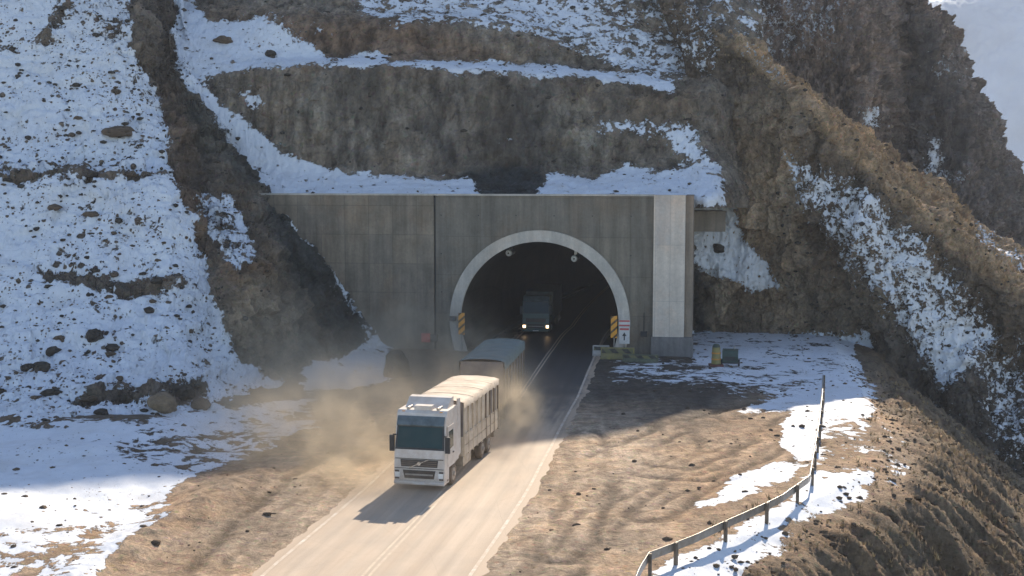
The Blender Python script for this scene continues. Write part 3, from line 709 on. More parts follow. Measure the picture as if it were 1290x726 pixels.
    for i in range(6):
        for z in (1.7, 4.8, 7.9, 11.0):
            for u in (-8.0 + i * 3.05,):
                if math.hypot(u, z - TC) > RO + .5 and u < 8.8:
                    mesh_obj('tie_hole', cyl(bmesh.new(), .05, .02, T(u, -.006, z) @ AY, 10), M_dark, portal)
    # raised kerb walkways inside
    for s in (-1, 1):
        bm = bmesh.new(); x0, x1 = (4.75, 6.3) if s > 0 else (-6.3, -4.95)
        for j in range(14):
            n = j * 4.0; o0 = .0011 * n * n; o1 = .0011 * (n + 4) ** 2
            vs_ = [bm.verts.new(p) for p in ((x0 + o0, n + .3, -.1), (x1 + o0, n + .3, -.1), (x1 + o1, n + 4.3, -.1), (x0 + o1, n + 4.3, -.1), (x0 + o0, n + .3, .28), (x1 + o0, n + .3, .28), (x1 + o1, n + 4.3, .28), (x0 + o1, n + 4.3, .28))]
            for f in ((4, 5, 6, 7), (0, 1, 5, 4), (1, 2, 6, 5), (3, 0, 4, 7)): bm.faces.new([vs_[i] for i in f])
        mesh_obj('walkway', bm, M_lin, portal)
build_facade()
# snow lying on the bench edge and stepped retaining walls to the right of the portal
def stepwall(px0, px1, py0, py1, Y, label):
    a, b, c = at(px0, py1, Y), at(px1, py1, Y), at(px0, py0, Y)
    L = b.x - a.x; H = c.z - a.z
    bm = bmesh.new(); box(bm, 0, L, 0, 2.6, 0, H); box(bm, -.04, L + .04, -.08, 2.64, H + .002, H + .12)
    t = mesh_obj('retaining_wall', bm, M_wing, bevel=.03); t.location = (a.x, Y, a.z); return tag(t, label, 'retaining wall')
stepwall(868, 930, 240, 262, 108.0, 'upper brown concrete retaining step right of the pale portal pillar')
stepwall(872, 914, 268, 292, 107.2, 'lower brown concrete retaining step beside the pale portal pillar')

# signs and fittings on the portal
def wall_thing(name, label, cat, px, py, n=0.0, group=None):
    u, z = wall_loc(px, py, n); return thing(name, label, cat, wp(u, n, z), -PA, group)
M_or = None
def chevron_mat():
    k = NT('orange_black_stripes'); v = k.coords('Object', (1, 1, 1), (0, R(42), 0)); sp = k.n('ShaderNodeSeparateXYZ', i_Vector=v)
    m = k.math('GREATER_THAN', k.math('PINGPONG', k.math('ADD', sp.outputs[2], 40.0), .22), .145)
    n = k.noise(k.coords('Object'), 5, 5, .6)
    k.set(k.b.inputs['Base Color'], k.mix(k.mr(n, .5, .8, 0, .6), k.mix(m, (.85, .36, .03), (.10, .05, .02)), (.3, .22, .15))); k.b.inputs['Roughness'].default_value = .45
    return k.m
M_chev = chevron_mat()
M_steel = simple('galvanised_steel', (.42, .42, .41), .42, .85, .2, 4, (.25, .19, .13), .35)
def marker(px, py, label, h=1.75):
    t = wall_thing('hazard_marker', label, 'hazard marker', px, py, -.62, 'striped markers at the tunnel mouth')
    mesh_obj('panel', B(-.25, .25, -.03, .03, -h / 2, h / 2), M_chev, t, bevel=.01)
    mesh_obj('post', cyl(bmesh.new(), .05, t.location.z + h / 2, T(0, .09, h / 2 - (t.location.z + h / 2) / 2 - .0)), M_steel, t)
    [mesh_obj('bracket', B(-.2, .2, .033, .06, z_, z_ + .07), M_steel, t) for z_ in (-.55, .48)]
marker(581.5, 408, 'orange striped vertical hazard panel at the left foot of the arch')
marker(773.5, 412, 'orange striped vertical hazard panel at the right foot of the arch')
# white sign with red ring panel over an arrow panel
t = wall_thing('road_sign', 'white rectangular sign with a red band on the right foot of the arch', 'road sign', 786.5, 419, -.56)
M_white = simple('sign_white', (.72, .70, .67), .4, var=.08, dirt=(.4, .33, .25), dirt_amt=.3)
M_red = simple('sign_red', (.55, .10, .09), .4, var=.15)
mesh_obj('panel', B(-.42, .42, -.02, .02, -.9, .45), M_white, t, bevel=.01)
mesh_obj('panel', B(-.45, .45, -.02, .02, .48, 1.0), M_white, t, bevel=.01)
bm = B(-.42, .42, -.028, -.022, .84, .97); box(bm, -.42, .42, -.028, -.022, .50, .62); box(bm, -.36, .36, -.028, -.022, .18, .34); mesh_obj('band', bm, M_red, t)
bm = B(-.05, .05, -.028, -.022, -.62, -.2); v3 = [bm.verts.new(p) for p in ((-.17, -.025, -.28), (.17, -.025, -.28), (0, -.025, .02))]; bm.faces.new(v3); mesh_obj('symbol', bm, M_dark, t)
mesh_obj('post', cyl(bmesh.new(), .045, t.location.z + .9, T(0, .06, .9 - (t.location.z + .9) / 2)), M_steel, t)
# black floodlight on the left of the arch ring
t = wall_thing('floodlight', 'small black floodlight fixed to the left side of the arch ring', 'floodlight', 571, 401, -.5)
mesh_obj('housing', B(-.26, .26, -.3, .0, -.17, .17), M_dark, t, bevel=.04); mesh_obj('bracket', B(-.05, .05, .0, .12, -.25, .05), M_steel, t)
mesh_obj('lens', B(-.2, .2, -.312, -.302, -.11, .11), simple('dull_glass', (.08, .09, .1), .15), t)
t = wall_thing('hose_cabinet', 'red fire hose cabinet on the wall left of the arch', 'fire cabinet', 536.5, 425.5, -.2)
mesh_obj('cabinet', B(-.36, .36, -.14, .19, -.36, .36), M_red, t, bevel=.03); mesh_obj('door', B(-.29, .29, -.165, -.142, -.29, .29), simple('cabinet_red', (.62, .13, .11), .35), t, bevel=.01)
mesh_obj('handle', B(.2, .24, -.2, -.166, -.08, .08), M_steel, t)
t = wall_thing('control_box', 'black control box beside the red cabinet left of the arch', 'control box', 546.5, 426, -.2)
mesh_obj('housing', B(-.26, .26, -.1, .19, -.28, .28), M_dark, t, bevel=.04); mesh_obj('lid', B(-.2, .2, -.125, -.102, -.22, .22), simple('box_lid', (.05, .05, .055), .4), t)
t = wall_thing('junction_box', 'small dark junction box on the wall between arch and pale pillar', 'junction box', 811, 421, -.12)
mesh_obj('housing', B(-.26, .26, -.1, .11, -.2, .2), M_dark, t, bevel=.03); mesh_obj('cable', B(-.03, .03, .03, .09, .204, 1.7), M_dark, t)
# jet fans under the vault
M_fan = simple('fan_white', (.78, .78, .76), .35, var=.12)
def jetfan(px, py, n, label):
    u, z = wall_loc(px, py, n)
    t = thing('jet_fan', label, 'jet fan', wp(u, n, z), -PA, 'fans hanging in the tunnel mouth')
    mesh_obj('casing', cyl(bmesh.new(), .25, 2.0, T(0, 1.0, 0) @ AY, 28), simple('fan_grey', (.2, .21, .2), .5), t, smooth=False, bevel=.02)
    bm = bmesh.new(); cyl(bm, .28, .25, T(0, -.12, 0) @ AY, 28, .23); mesh_obj('intake', bm, M_fan, t)
    mesh_obj('hub', cyl(bmesh.new(), .09, .2, T(0, -.26, 0) @ AY, 16, .05), M_dark, t)
    hh = math.sqrt(max(.1, RI ** 2 - u ** 2)) + TC - z
    for y in (.5, 1.6): mesh_obj('hanger', B(-.05, .05, y - .05, y + .05, .23, hh), M_steel, t)
jetfan(641, 319, 4.5, 'left jet fan with pale rim under the tunnel vault')
jetfan(723.5, 326, 4.5, 'right jet fan with pale rim under the tunnel vault')

# low yellow striped barriers and equipment right of the arch
def stripe_mat(name, a, b, s=.35):
    k = NT(name); v = k.coords('Object', (1, 1, 1), (0, R(45), 0)); sp = k.n('ShaderNodeSeparateXYZ', i_Vector=v)
    m = k.math('GREATER_THAN', k.math('PINGPONG', k.math('ADD', sp.outputs[0], 40.0), s), s * .5)
    n = k.noise(k.coords('Object'), 3, 6, .65)
    k.set(k.b.inputs['Base Color'], k.mix(k.mr(n, .45, .7, 0, .7), k.mix(m, a, b), (.12, .11, .09))); k.b.inputs['Roughness'].default_value = .6; return k.m
M_yb = stripe_mat('yellow_black_stripes', (.17, .155, .06), (.035, .035, .03))
M_yel = simple('dirty_yellow', (.30, .25, .06), .5, var=.3, dirt=(.15, .13, .08), dirt_amt=.5)
def barrier(px, py, L, label, mat, h=.85):
    p = onz(px, py, 0); g = gz(p.x, p.y)
    t = thing('concrete_barrier', label, 'barrier', (p.x, p.y, g), -PA, 'low barriers at the portal foot')
    bm = bmesh.new(); prism(bm, [(-.28, -.1), (-.28, .12), (-.13, .32), (-.09, h), (.09, h), (.13, .32), (.28, .12), (.28, -.1)], -L / 2, L / 2)
    mesh_obj('block', bm, mat, t, bevel=.015)
    bm = B(-L / 2 + .1, L / 2 - .1, -.135, -.128, h * .52, h * .9); mesh_obj('striped_band', bm, M_yb, t)
barrier(778, 453, 2.6, 'yellow striped low barrier under the white sign', M_yel, .9)
barrier(807, 457.5, 2.7, 'dark green low barrier with yellow stripes left of the pale pillar', simple('barrier_green', (.10, .11, .07), .8, var=.4), .6)
barrier(757, 448, 1.3, 'grey low barrier at the right edge of the tunnel road', M_ring, .8)

def drum_and_pump():
    p = onz(902, 463); g = gz(p.x, p.y)
    t = thing('signal_drum', 'tall yellow traffic drum with a dark cap on the snow right of the pillar', 'traffic drum', (p.x, p.y, g), 0)
    bm = bmesh.new(); cyl(bm, .36, 1.25, T(0, 0, .80), 28, .30); mesh_obj('drum', bm, M_yel, t, bevel=.02)
    bm = bmesh.new(); cyl(bm, .305, .22, T(0, 0, 1.54), 28, .2); mesh_obj('cap', bm, simple('dark_green_cap', (.03, .05, .035), .6), t, bevel=.02)
    mesh_obj('base', B(-.5, .5, -.45, .45, 0, .16), simple('red_brown_base', (.14, .05, .04), .7), t, bevel=.04)
    for z in (.55, 1.0): mesh_obj('band', cyl(bmesh.new(), .372 - (z - .2) * .04, .1, T(0, 0, z), 28), simple('orange_band', (.55, .22, .03), .5), t)
    p = onz(914, 463); g = gz(p.x, p.y)
    t = thing('compressor', 'dark green wheeled compressor standing against the yellow drum', 'compressor', (p.x + .35, p.y + .2, g), R(-12))
    gm = simple('dark_green_paint', (.03, .055, .04), .45, var=.3)
    bm = bmesh.new(); prism(bm, [(-.45, .35), (-.5, .8), (-.35, 1.2), (.3, 1.28), (.5, .95), (.5, .35)], -.55, .6); mesh_obj('hood', bm, gm, t, bevel=.07)
    mesh_obj('chassis', B(-.6, .65, -.42, .42, .24, .346), M_dark, t)
    for x in (-.62, .66):
        w = mesh_obj('wheel', cyl(bmesh.new(), .27, .14, T(x, 0, .27) @ AX, 24), M_dark, t, bevel=.03)
        mesh_obj('rim', cyl(bmesh.new(), .13, .15, T(x, 0, .27) @ AX, 16), M_steel, w)
    mesh_obj('exhaust', cyl(bmesh.new(), .035, .3, T(.3, .2, 1.38), 12), M_steel, t)
    mesh_obj('grille', B(-.35, .4, -.515, -.49, .5, .78), M_dark, t)
drum_and_pump()

# ------------------------------------------------------------------ guard rail on the outer edge
def guardrail():
    pix = [(1037, 474), (1036, 500), (1032, 535), (1026, 570), (1020, 604), (985, 629), (935, 652), (877, 677), (818, 698)]
    pts = [onz(px, py, .72) for px, py in pix]
    pix2 = [(818, 698), (806, 718), (795, 745), (778, 790)]
    pts2 = [onz(px, py, .72) for px, py in pix2]
    def run(pts, label, step):
        L = [0.0]
        for a, b in zip(pts, pts[1:]): L.append(L[-1] + (Vector((b.x, b.y)) - Vector((a.x, a.y))).length)
        s = np.linspace(0, L[-1], max(2, int(L[-1] / .5)))
        X = np.interp(s, L, [p.x for p in pts]); Y = np.interp(s, L, [p.y for p in pts])
        base = pts[len(pts) // 2]; g0 = gz(base.x, base.y)
        t = thing('guard_rail', label, 'guard rail', (base.x, base.y, g0), 0, 'steel guard rails on the outer edge')
        Z = np.array([gz(x, y) for x, y in zip(X, Y)]); kk = np.ones(9) / 9; Zp = np.pad(Z, 4, 'edge'); Z = np.convolve(Zp, kk, 'valid')
        prof = [(.0, -.16), (.05, -.13), (.05, -.07), (.0, -.02), (.0, .02), (.05, .07), (.05, .13), (.0, .16), (-.012, .16), (-.012, -.16)]
        bm = bmesh.new(); prev = None
        for i in range(len(s)):
            j0, j1 = max(0, i - 1), min(len(s) - 1, i + 1); d = Vector((X[j1] - X[j0], Y[j1] - Y[j0], 0)).normalized(); nn = Vector((d.y, -d.x, 0))
            if nn.x > 0: nn = -nn
            cur = [bm.verts.new(Vector((X[i] - base.x, Y[i] - base.y, Z[i] - g0 + .66 + z)) + nn * w) for w, z in prof]
            if prev:
                for q in range(len(prof)): bm.faces.new((prev[q], prev[(q + 1) % len(prof)], cur[(q + 1) % len(prof)], cur[q]))
            prev = cur
        mesh_obj('rail', bm, M_steel, t)
        for d_ in np.arange(.3, L[-1], step):
            x, y = np.interp(d_, s, X), np.interp(d_, s, Y); z = np.interp(d_, s, Z) - g0
            i = int(np.argmin(abs(s - d_))); j1 = min(i + 1, len(s) - 1); ang = math.atan2(Y[j1] - Y[j1 - 1], X[j1] - X[j1 - 1])
            M = T(x - base.x, y - base.y, z) @ Matrix.Rotation(ang, 4, 'Z')
            sgn = -1 if (Matrix.Rotation(ang, 3, 'Z') @ Vector((0, -1, 0))).x > 0 else 1
            mesh_obj('post', box(bmesh.new(), -.06, .06, sgn * .02, sgn * .14, -.5, .84, M), simple('rusty_steel', (.13, .10, .075), .7, .3) if 'r' not in GR_ else GR_['r'], t)
    GR_ = {}; GR_['r'] = simple('rusty_steel', (.15, .12, .09), .7, .3, .3)
    run(pts, 'long steel guard rail curving along the snowy outer edge above the slope', 3.5)
    run(pts2, 'short steel guard rail end running out of the bottom of the view', 3.4)
guardrail()

# ------------------------------------------------------------------ trucks
M_wcab = simple('dusty_white_paint', (.68, .635, .585), .45, var=.08, dirt=(.46, .36, .27), dirt_amt=.4)
M_glass = simple('dark_windscreen', (.010, .035, .034), .1, spec=.22, var=.1, scale=1.2, dirt=(.12, .11, .09), dirt_amt=.12)
M_tyre = simple('tyre_rubber', (.035, .03, .027), .85, dirt=(.3, .22, .15), dirt_amt=.5)
M_rim = simple('dusty_rim', (.35, .31, .27), .5, .4)
M_grl = simple('brown_black_grille', (.055, .04, .032), .5)
M_chas = simple('dusty_chassis', (.09, .075, .06), .8, dirt=(.3, .22, .15), dirt_amt=.5)
M_lamp = simple('lamp_glass', (.75, .75, .72), .12, spec=.8)
def lit_lamp(name, c, s):
    k = NT(name); k.b.inputs['Base Color'].default_value = (.8, .7, .5, 1); k.b.inputs['Emission Color'].default_value = c + (1,); k.b.inputs['Emission Strength'].default_value = s; return k.m
def wheel(par, x, y, r=.5, w=.3):
    s = 1 if x > 0 else -1
    o = mesh_obj('wheel', cyl(bmesh.new(), r, w, T(x, y, r) @ AX, 32), M_tyre, par, bevel=.035)
    bm = bmesh.new(); cyl(bm, r * .58, .04, T(x + s * (w / 2 + .004), y, r) @ AX, 24); cyl(bm, r * .24, .12, T(x + s * (w / 2 + .03), y, r) @ AX, 16); mesh_obj('rim', bm, M_rim, o, bevel=.01)
def cabin(t, paint, lamp=M_lamp, H=3.6, main=True):
    """cab-over tractor front: nose at y = 0, bonnetless, facing -y"""
    W = 1.245
    prof = [(0.02, .30), (-.03, .62), (-.02, 1.0), (.03, 1.70), (.30, 3.02), (.46, H - .12), (.62, H), (2.25, H), (2.28, 1.05), (1.75, 1.02), (1.70, .98), (.62, .98), (.58, .30)]
    bm = bmesh.new(); prism(bm, prof, -W, W)
    for v in bm.verts:                        # plan taper to the nose and tumblehome
        if v.co.y < .4: v.co.x *= .965
        if v.co.z > 2.9: v.co.x *= .955
    mesh_obj('cab', bm, paint, t, bevel=.07)
    f = lambda z: float(np.interp(z, [.3, .62, 1.0, 1.7, 3.02, H - .12], [.02, -.03, -.02, .03, .30, .46]))
    def front(name, z0, z1, hw0, hw1, mat, out=.03, th=.04, par=t, n=1):
        bm = bmesh.new(); P = []
        zs = np.linspace(z0, z1, n + 1)
        L = []
        for z in zs:
            hw = hw0 + (hw1 - hw0) * (z - z0) / max(z1 - z0, 1e-6)
            L.append([bm.verts.new(q) for q in ((-hw, f(z) - out, z), (hw, f(z) - out, z), (hw, f(z) - out + th, z), (-hw, f(z) - out + th, z))])
        bm.faces.new(L[0]); bm.faces.new(L[-1][::-1])
        for a, b in zip(L, L[1:]):
            for i in range(4): bm.faces.new((a[i], a[(i + 1) % 4], b[(i + 1) % 4], b[i]))
        return mesh_obj(name, bm, mat, par, bevel=.02)
    front('windscreen_frame', 1.86, 2.96, 1.17, 1.12, M_dark, .028, .05, n=4)
    ws = front('windscreen', 1.95, 2.88, 1.08, 1.04, M_glass, .040, .05, n=4)
    if main:
        for x in (-.55, .3): 
            bm = B(x - .02, x + .52, f(1.98) - .075, f(1.98) - .05, 1.92, 1.955); mesh_obj('wiper', bm, M_dark, ws)
        for x in (-.45, .45):      # pale shapes seen on the dashboard behind the glass
            pass
    # sun visor: a tinted band leaning forward over the glass
    bm = bmesh.new(); prism(bm, [(f(2.95) - .10, 2.93), (f(2.95) - .14, 2.99), (f(3.3) - .05, 3.36), (f(3.3) + .02, 3.36)], -1.12, 1.12)
    mesh_obj('sun_visor', bm, simple('tinted_visor', (.10, .13, .14), .2, spec=.7, var=.3) , t, bevel=.015)
    for s in (-1, 1):
        bm = B(s * 1.06 - .10, s * 1.06 + .10, f(.7) - .048, f(.7) - .02, .5, .9); mesh_obj('lamp_surround', bm, M_grl, t, bevel=.015)
    mesh_obj('seam', B(-1.15, 1.15, f(1.44) - .03, f(1.44) + .02, 1.425, 1.45), M_grl, t); mesh_obj('seam', B(-1.17, 1.17, f(1.0) - .03, f(1.0) + .02, .985, 1.01), M_grl, t)
    front('front_panel', 1.48, 1.86, 1.12, 1.13, paint, .024, .04)
    g = front('grille', 1.08, 1.40, .86, .90, M_grl, .035, .05)
    for z in (1.15, 1.24, 1.33): mesh_obj('slat', B(-.84, .84, f(z) - .055, f(z) - .036, z - .012, z + .012), M_chas, g)
    bm = bmesh.new()
    if main:
        Mx = T(0, f(1.24) - .07, 1.24) @ Matrix.Rotation(R(-24), 4, 'Y'); box(bm, -.5, .5, -.006, .006, -.018, .018, Mx)
        cyl(bm, .085, .02, T(0, f(1.24) - .075, 1.24) @ AY, 20)
        mesh_obj('badge', bm, simple('badge_chrome', (.6, .6, .58), .25, .9), g)
    lg = front('lower_grille', .54, .92, .70, .78, M_grl, .035, .05)
    mesh_obj('slat', B(-.66, .66, f(.7) - .06, f(.7) - .036, .69, .76), M_rim, lg)
    bm = bmesh.new(); prism(bm, [(-.10, .26), (-.13, .34), (-.10, .42), (.3, .42), (.3, .26)], -1.2, 1.2); mesh_obj('bumper', bm, paint, t, bevel=.03)
    mesh_obj('number_plate', B(-.26, .26, -.15, -.132, .29, .39), M_white, t)
    for s in (-1, 1):
        hl = front('headlight', .58, .82, .11, .12, lamp, .055, .06); hl.location.x = s * 1.04
        bm = bmesh.new(); box(bm, s * 1.22 - .0 if s > 0 else s * 1.22 - .22, s * 1.22 + .22 if s > 0 else s * 1.22, .02, .14, 1.75, 2.5)
        m = mesh_obj('side_mirror', bm, M_dark, t, bevel=.04)
        [mesh_obj('bracket', B(min(s * 1.15, s * 1.3), max(s * 1.15, s * 1.3), .10, .15, z_, z_ + .06), M_dark, m) for z_ in (1.8, 2.48)]
        x = s * (W + .006)
        d = mesh_obj('door', B(min(x, x - s * .03), max(x, x - s * .03), .42, 1.42, 1.06, 2.9), paint, t, bevel=.008)
        bm = bmesh.new(); xs = (min(x + s * .008, x - s * .02), max(x + s * .008, x - s * .02))
        prof2 = [(.50, 1.78), (.56, 2.66), (1.30, 2.66), (1.34, 1.86)]; prism(bm, prof2, *xs); mesh_obj('window', bm, M_glass, d)
        mesh_obj('handle', B(min(x, x + s * .04), max(x, x + s * .04), 1.2, 1.36, 1.55, 1.6), M_dark, d)
        mesh_obj('step', B(min(s * 1.0, s * 1.24), max(s * 1.0, s * 1.24), .34, .62, .38, .46), M_chas, t)
    for s in (-1, 1): wheel(t, s * 1.08, 1.38, .51, .3)
def truck_main():
    cx = (onz(498, 610).x + onz(566, 610).x) / 2; fy = onz(532, 610).y - 1.1
    t = thing('truck', 'dusty white truck with pale covered cargo body driving out of the tunnel', 'truck', (cx - .05, fy, 0.005), R(-13))
    cabin(t, M_wcab)
    # roof: light bar box, air deflector with side wings
    mesh_obj('roof_box', B(-.42, .42, .62, 1.05, 3.602, 3.80), M_wcab, t, bevel=.04)
    bm = bmesh.new(); prism(bm, [(1.15, 3.605), (1.85, 4.0), (2.2, 4.03), (2.24, 3.605)], -1.02, 1.02)
    mesh_obj('air_deflector', bm, M_wcab, t, bevel=.05)
    for s in (-1, 1):
        bm = bmesh.new(); prism(bm, [(2.285, 1.1), (2.285, 3.9), (2.72, 3.85), (2.78, 1.2)], min(s * 1.15, s * 1.21), max(s * 1.15, s * 1.21)); mesh_obj('side_fairing', bm, M_wcab, t, bevel=.01)
        mesh_obj('air_horn', cyl(bmesh.new(), .035, .7, T(s * .72, .95, 3.67) @ AY, 12, .07), M_steel, t)
        mesh_obj('marker_light', B(s * .9 - .07, s * .9 + .07, .52, .58, 3.50, 3.56), simple('amber_lens', (.7, .3, .03), .3), t)
        wheel(t, s * 1.05, 8.2, .5, .34); wheel(t, s * 1.05, 6.9, .5, .34)
    bm = B(-.5, -.36, 2.0, 9.9, .55, .82); box(bm, .36, .5, 2.0, 9.9, .55, .82); box(bm, -1.1, 1.1, 9.7, 9.9, .5, .8); mesh_obj('chassis', bm, M_chas, t)
    mesh_obj('fuel_tank', B(.62, 1.2, 3.2, 4.7, .42, .98), M_steel, t, bevel=.1)
    mesh_obj('tool_box', B(-1.2, -.62, 3.2, 4.3, .42, .98), M_chas, t, bevel=.03)
    # cargo body
    y0, y1, W, zb, zt = 2.95, 10.0, 1.26, 1.02, 3.58
    cargo_m = simple('dusty_cream_boards', (.68, .58, .45), .75, var=.15, scale=2, dirt=(.42, .32, .22), dirt_amt=.5, bump=.01)
    tarp_m = simple('dusty_cream_tarpaulin', (.70, .60, .47), .8, var=.14, scale=1.2, dirt=(.48, .36, .25), dirt_amt=.5, bump=.02)
    dark_m = simple('brown_grey_front_board', (.17, .145, .13), .8, var=.2)
    body = mesh_obj('cargo_body', B(-W, W, y0 + .06, y1, zb, zt), cargo_m, t)
    mesh_obj('front_board', B(-W - .01, W + .01, y0, y0 + .056, zb + .9, zt - .01), dark_m, t)
    mesh_obj('front_board', B(-W - .01, W + .01, y0, y0 + .056, zb - .05, zb + .895), cargo_m, t)
    for s in (-1, 1):
        x0, x1 = min(s * W, s * (W + .05)), max(s * W, s * (W + .05))
        for j, (a, b) in enumerate(((zb - .02, zb + .42), (zb + .46, zb + .90))): mesh_obj('side_board', B(x0 + (.003 if s > 0 else 0), x1, y0 + .12, y1 - .02, a, b), cargo_m, body, bevel=.012)
        for y in np.linspace(y0 + .1, y1 - .1, 9): mesh_obj('stake', B(min(s * (W + .002), s * (W + .075)), max(s * (W + .002), s * (W + .075)), y - .045, y + .045, zb - .1, zt - .05), M_chas if y > y0 + 4 else cargo_m, body)
        for y in (y0 + 5.35, y0 + 6.15): mesh_obj('side_opening', B(min(s * (W + .003), s * (W + .02)), max(s * (W + .003), s * (W + .02)), y - .0, y + .42, zb + 1.0, zt - .35), dark_m, body)
        mesh_obj('lashing_rail', B(min(s * (W + .003), s * (W + .06)), max(s * (W + .003), s * (W + .06)), y0 + .05, y1, zb + .93, zb + .99), cargo_m, body)
    # tarpaulin: sagging bowed sheet hanging a little over the sides
    nx, ny = 26, 60; P = np.zeros((ny, nx, 3)); U = np.linspace(-1, 1, nx); V = np.linspace(0, 1, ny)
    for i, v in enumerate(V):
        bow = .5 - .5 * math.cos(v * 2 * math.pi * 8)
        for j, u in enumerate(U):
            e = abs(u); x = u * (W + .045)
            z = zt + .11 * (1 - e ** 2.2) - .022 * bow * (1 - e ** 4) + .03
            if j in (0, nx - 1): z = zt - .28 - .03 * math.sin(v * 60); x = math.copysign(W + .09, u)
            elif j in (1, nx - 2): z = zt + .0; x = math.copysign(W + .07, u)
            P[i, j] = (x, y0 - .03 + v * (y1 - y0 + .06), z)
    P[..., 2] += fbm(P, 1.5, 3, 4.0) * .035
    tp = grid_mesh('tarpaulin', P, tarp_m, {}); tp.parent = t
    for i in (14, 30, 46):
        Q = P[i:i + 2].copy(); Q[0, :, 1] = P[i, :, 1] - .03; Q[1, :, 1] = P[i, :, 1] + .03; Q[1, :, 2] = Q[0, :, 2]; Q[..., 2] += .012; Q[:, 0, 0] -= .012; Q[:, -1, 0] += .012; Q[:, 0, 2] -= .35; Q[:, -1, 2] -= .35
        grid_mesh('strap', Q, M_chas, {}).parent = tp
    return t
truck = truck_main()
def axle_trailer():
    pf, pb = at(607, 454, 73.0), at(630, 428, 82)
    dx, dy = pf.x - pb.x, pf.y - pb.y; rz = math.atan2(dx, -dy) * -1
    t = thing('trailer', 'drawbar trailer with a dark teal tarpaulin following in the shadow behind the white truck', 'trailer', (pf.x, pf.y, .005), -math.atan2(-dx, -dy) if False else R(-8))
    W, y1, zb, zt = 1.26, 9.0, 1.05, 3.55
    side = simple('grey_brown_boards', (.17, .14, .13), .8, var=.2, dirt=(.3, .23, .17), dirt_amt=.4)
    teal = simple('teal_tarpaulin', (.13, .175, .165), .65, var=.25, scale=1.5, dirt=(.22, .2, .16), dirt_amt=.35, bump=.02)
    b = mesh_obj('cargo_body', B(-W, W, 0, y1, zb, zt), side, t)
    for s in (-1, 1):
        for y in np.linspace(.1, y1 - .1, 8): mesh_obj('stake', B(min(s * (W + .002), s * (W + .07)), max(s * (W + .002), s * (W + .07)), y - .05, y + .05, zb, zt - .3), M_chas, b)
        for y in (1.2, 6.4, 7.7): wheel(t, s * 1.05, y, .5, .34)
    bm = B(-.5, -.36, .1, y1, .6, .9); box(bm, .36, .5, .1, y1, .6, .9); mesh_obj('chassis', bm, M_chas, t)
    bm = bmesh.new(); box(bm, -.08, .08, -3.0, .6, .62, .74); mesh_obj('drawbar', bm, M_chas, t)
    nx, ny = 20, 50; P = np.zeros((ny, nx, 3))
    for i, v in enumerate(np.linspace(0, 1, ny)):
        bow = .5 - .5 * math.cos(v * 2 * math.pi * 7)
        for j, u in enumerate(np.linspace(-1, 1, nx)):
            e = abs(u); x = u * (W + .04); z = zt + .03 + .14 * (1 - e ** 2.2) - .02 * bow * (1 - e ** 4)
            if j in (0, nx - 1): z = zt - .5; x = math.copysign(W + .09, u)
            elif j in (1, nx - 2): z = zt; x = math.copysign(W + .07, u)
            P[i, j] = (x, -.04 + v * (y1 + .08), z)
    P[..., 2] += fbm(P, 1.4, 3, 9.0) * .03
    grid_mesh('tarpaulin', P, teal, {}).parent = t
axle_trailer()
def tunnel_truck():
    p = at(675, 424, 112.5)
    t = thing('truck', 'dark truck with lit headlights coming through the unlit tunnel', 'truck', (p.x, p.y, .005), R(-8))
    pm = simple('grey_green_paint', (.10, .14, .125), .45, var=.15)
    L = lit_lamp('headlamp_glow', (1.0, .66, .36), 3.5)
    cabin(t, pm, L, 2.95 + .4, False)
    mesh_obj('cargo_body', B(-1.25, 1.25, 2.7, 10.5, 1.0, 3.55), simple('dark_grey_boards', (.09, .1, .09), .8), t, bevel=.03)
    mesh_obj('chassis', B(-.5, .5, 2.0, 10.4, .6, .95), M_chas, t)
    for s in (-1, 1): wheel(t, s * 1.05, 7.4, .5, .34); wheel(t, s * 1.05, 8.7, .5, .34)
tunnel_truck()

# ------------------------------------------------------------------ boulders, stones, grass
M_stone = simple('brown_stone', (.115, .085, .06), .95, var=.4, scale=1.2, bump=.05, spec=.1)
M_stone2 = simple('dark_stone', (.055, .048, .04), .95, var=.4, scale=1.2, bump=.05, spec=.1)
def stone_bm(r, seed, sub=3, sq=(1, .9, .72)):
    bm = bmesh.new(); bmesh.ops.create_icosphere(bm, subdivisions=sub, radius=1)
    P = np.array([v.co[:] for v in bm.verts]); d = 1 + fbm(P, .9, 3, seed * 3.7) * .7 + fbm(P, 2.2, 4, seed * 1.9, True) * .22
    for v, k in zip(bm.verts, d): v.co = Vector((v.co.x * sq[0], v.co.y * sq[1], v.co.z * sq[2])) * (float(k) * r)
    return bm
def boulder(sheetname, px, py, r, label, mat=None, group=None, seed=None, name='boulder', sq=(1, .9, .75)):
    p, n = surf(sheetname, px, py); seed = seed if seed is not None else random.random() * 90
    o = mesh_obj(name, stone_bm(r, seed, 3, sq), mat or M_stone); o.location = p + Vector((0, 0, r * .12)); o.rotation_euler = (0, 0, random.random() * 6)
    return tag(o, label, 'boulder', group)
boulder('mountain_slope', 206, 511, .8, 'large tawny boulder lowest on the snowy slope left of the truck', simple('tawny_stone', (.21, .15, .09), .95, var=.3, bump=.05), seed=3)
boulder('mountain_slope', 230, 497, .68, 'large dark boulder just above the tawny one on the left slope', M_stone2, seed=5)
boulder('mountain_slope', 150, 168, .8, 'wide brown boulder capped with snow high on the left slope', seed=8, sq=(1.4, 1, .6))
boulder('ground', 502, 474, 1.15, 'dark upright boulder at the foot of the wing wall beside the snow', M_stone2, seed=12, sq=(.75, .7, 1.15))
boulder('mountain_slope', 252, 512, .5, 'brown boulder right of the large tawny one at the slope foot', seed=15)
boulder('mountain_slope', 296, 519, .6, 'flat dark boulder near the dusty road edge on the left slope', M_stone2, seed=16)
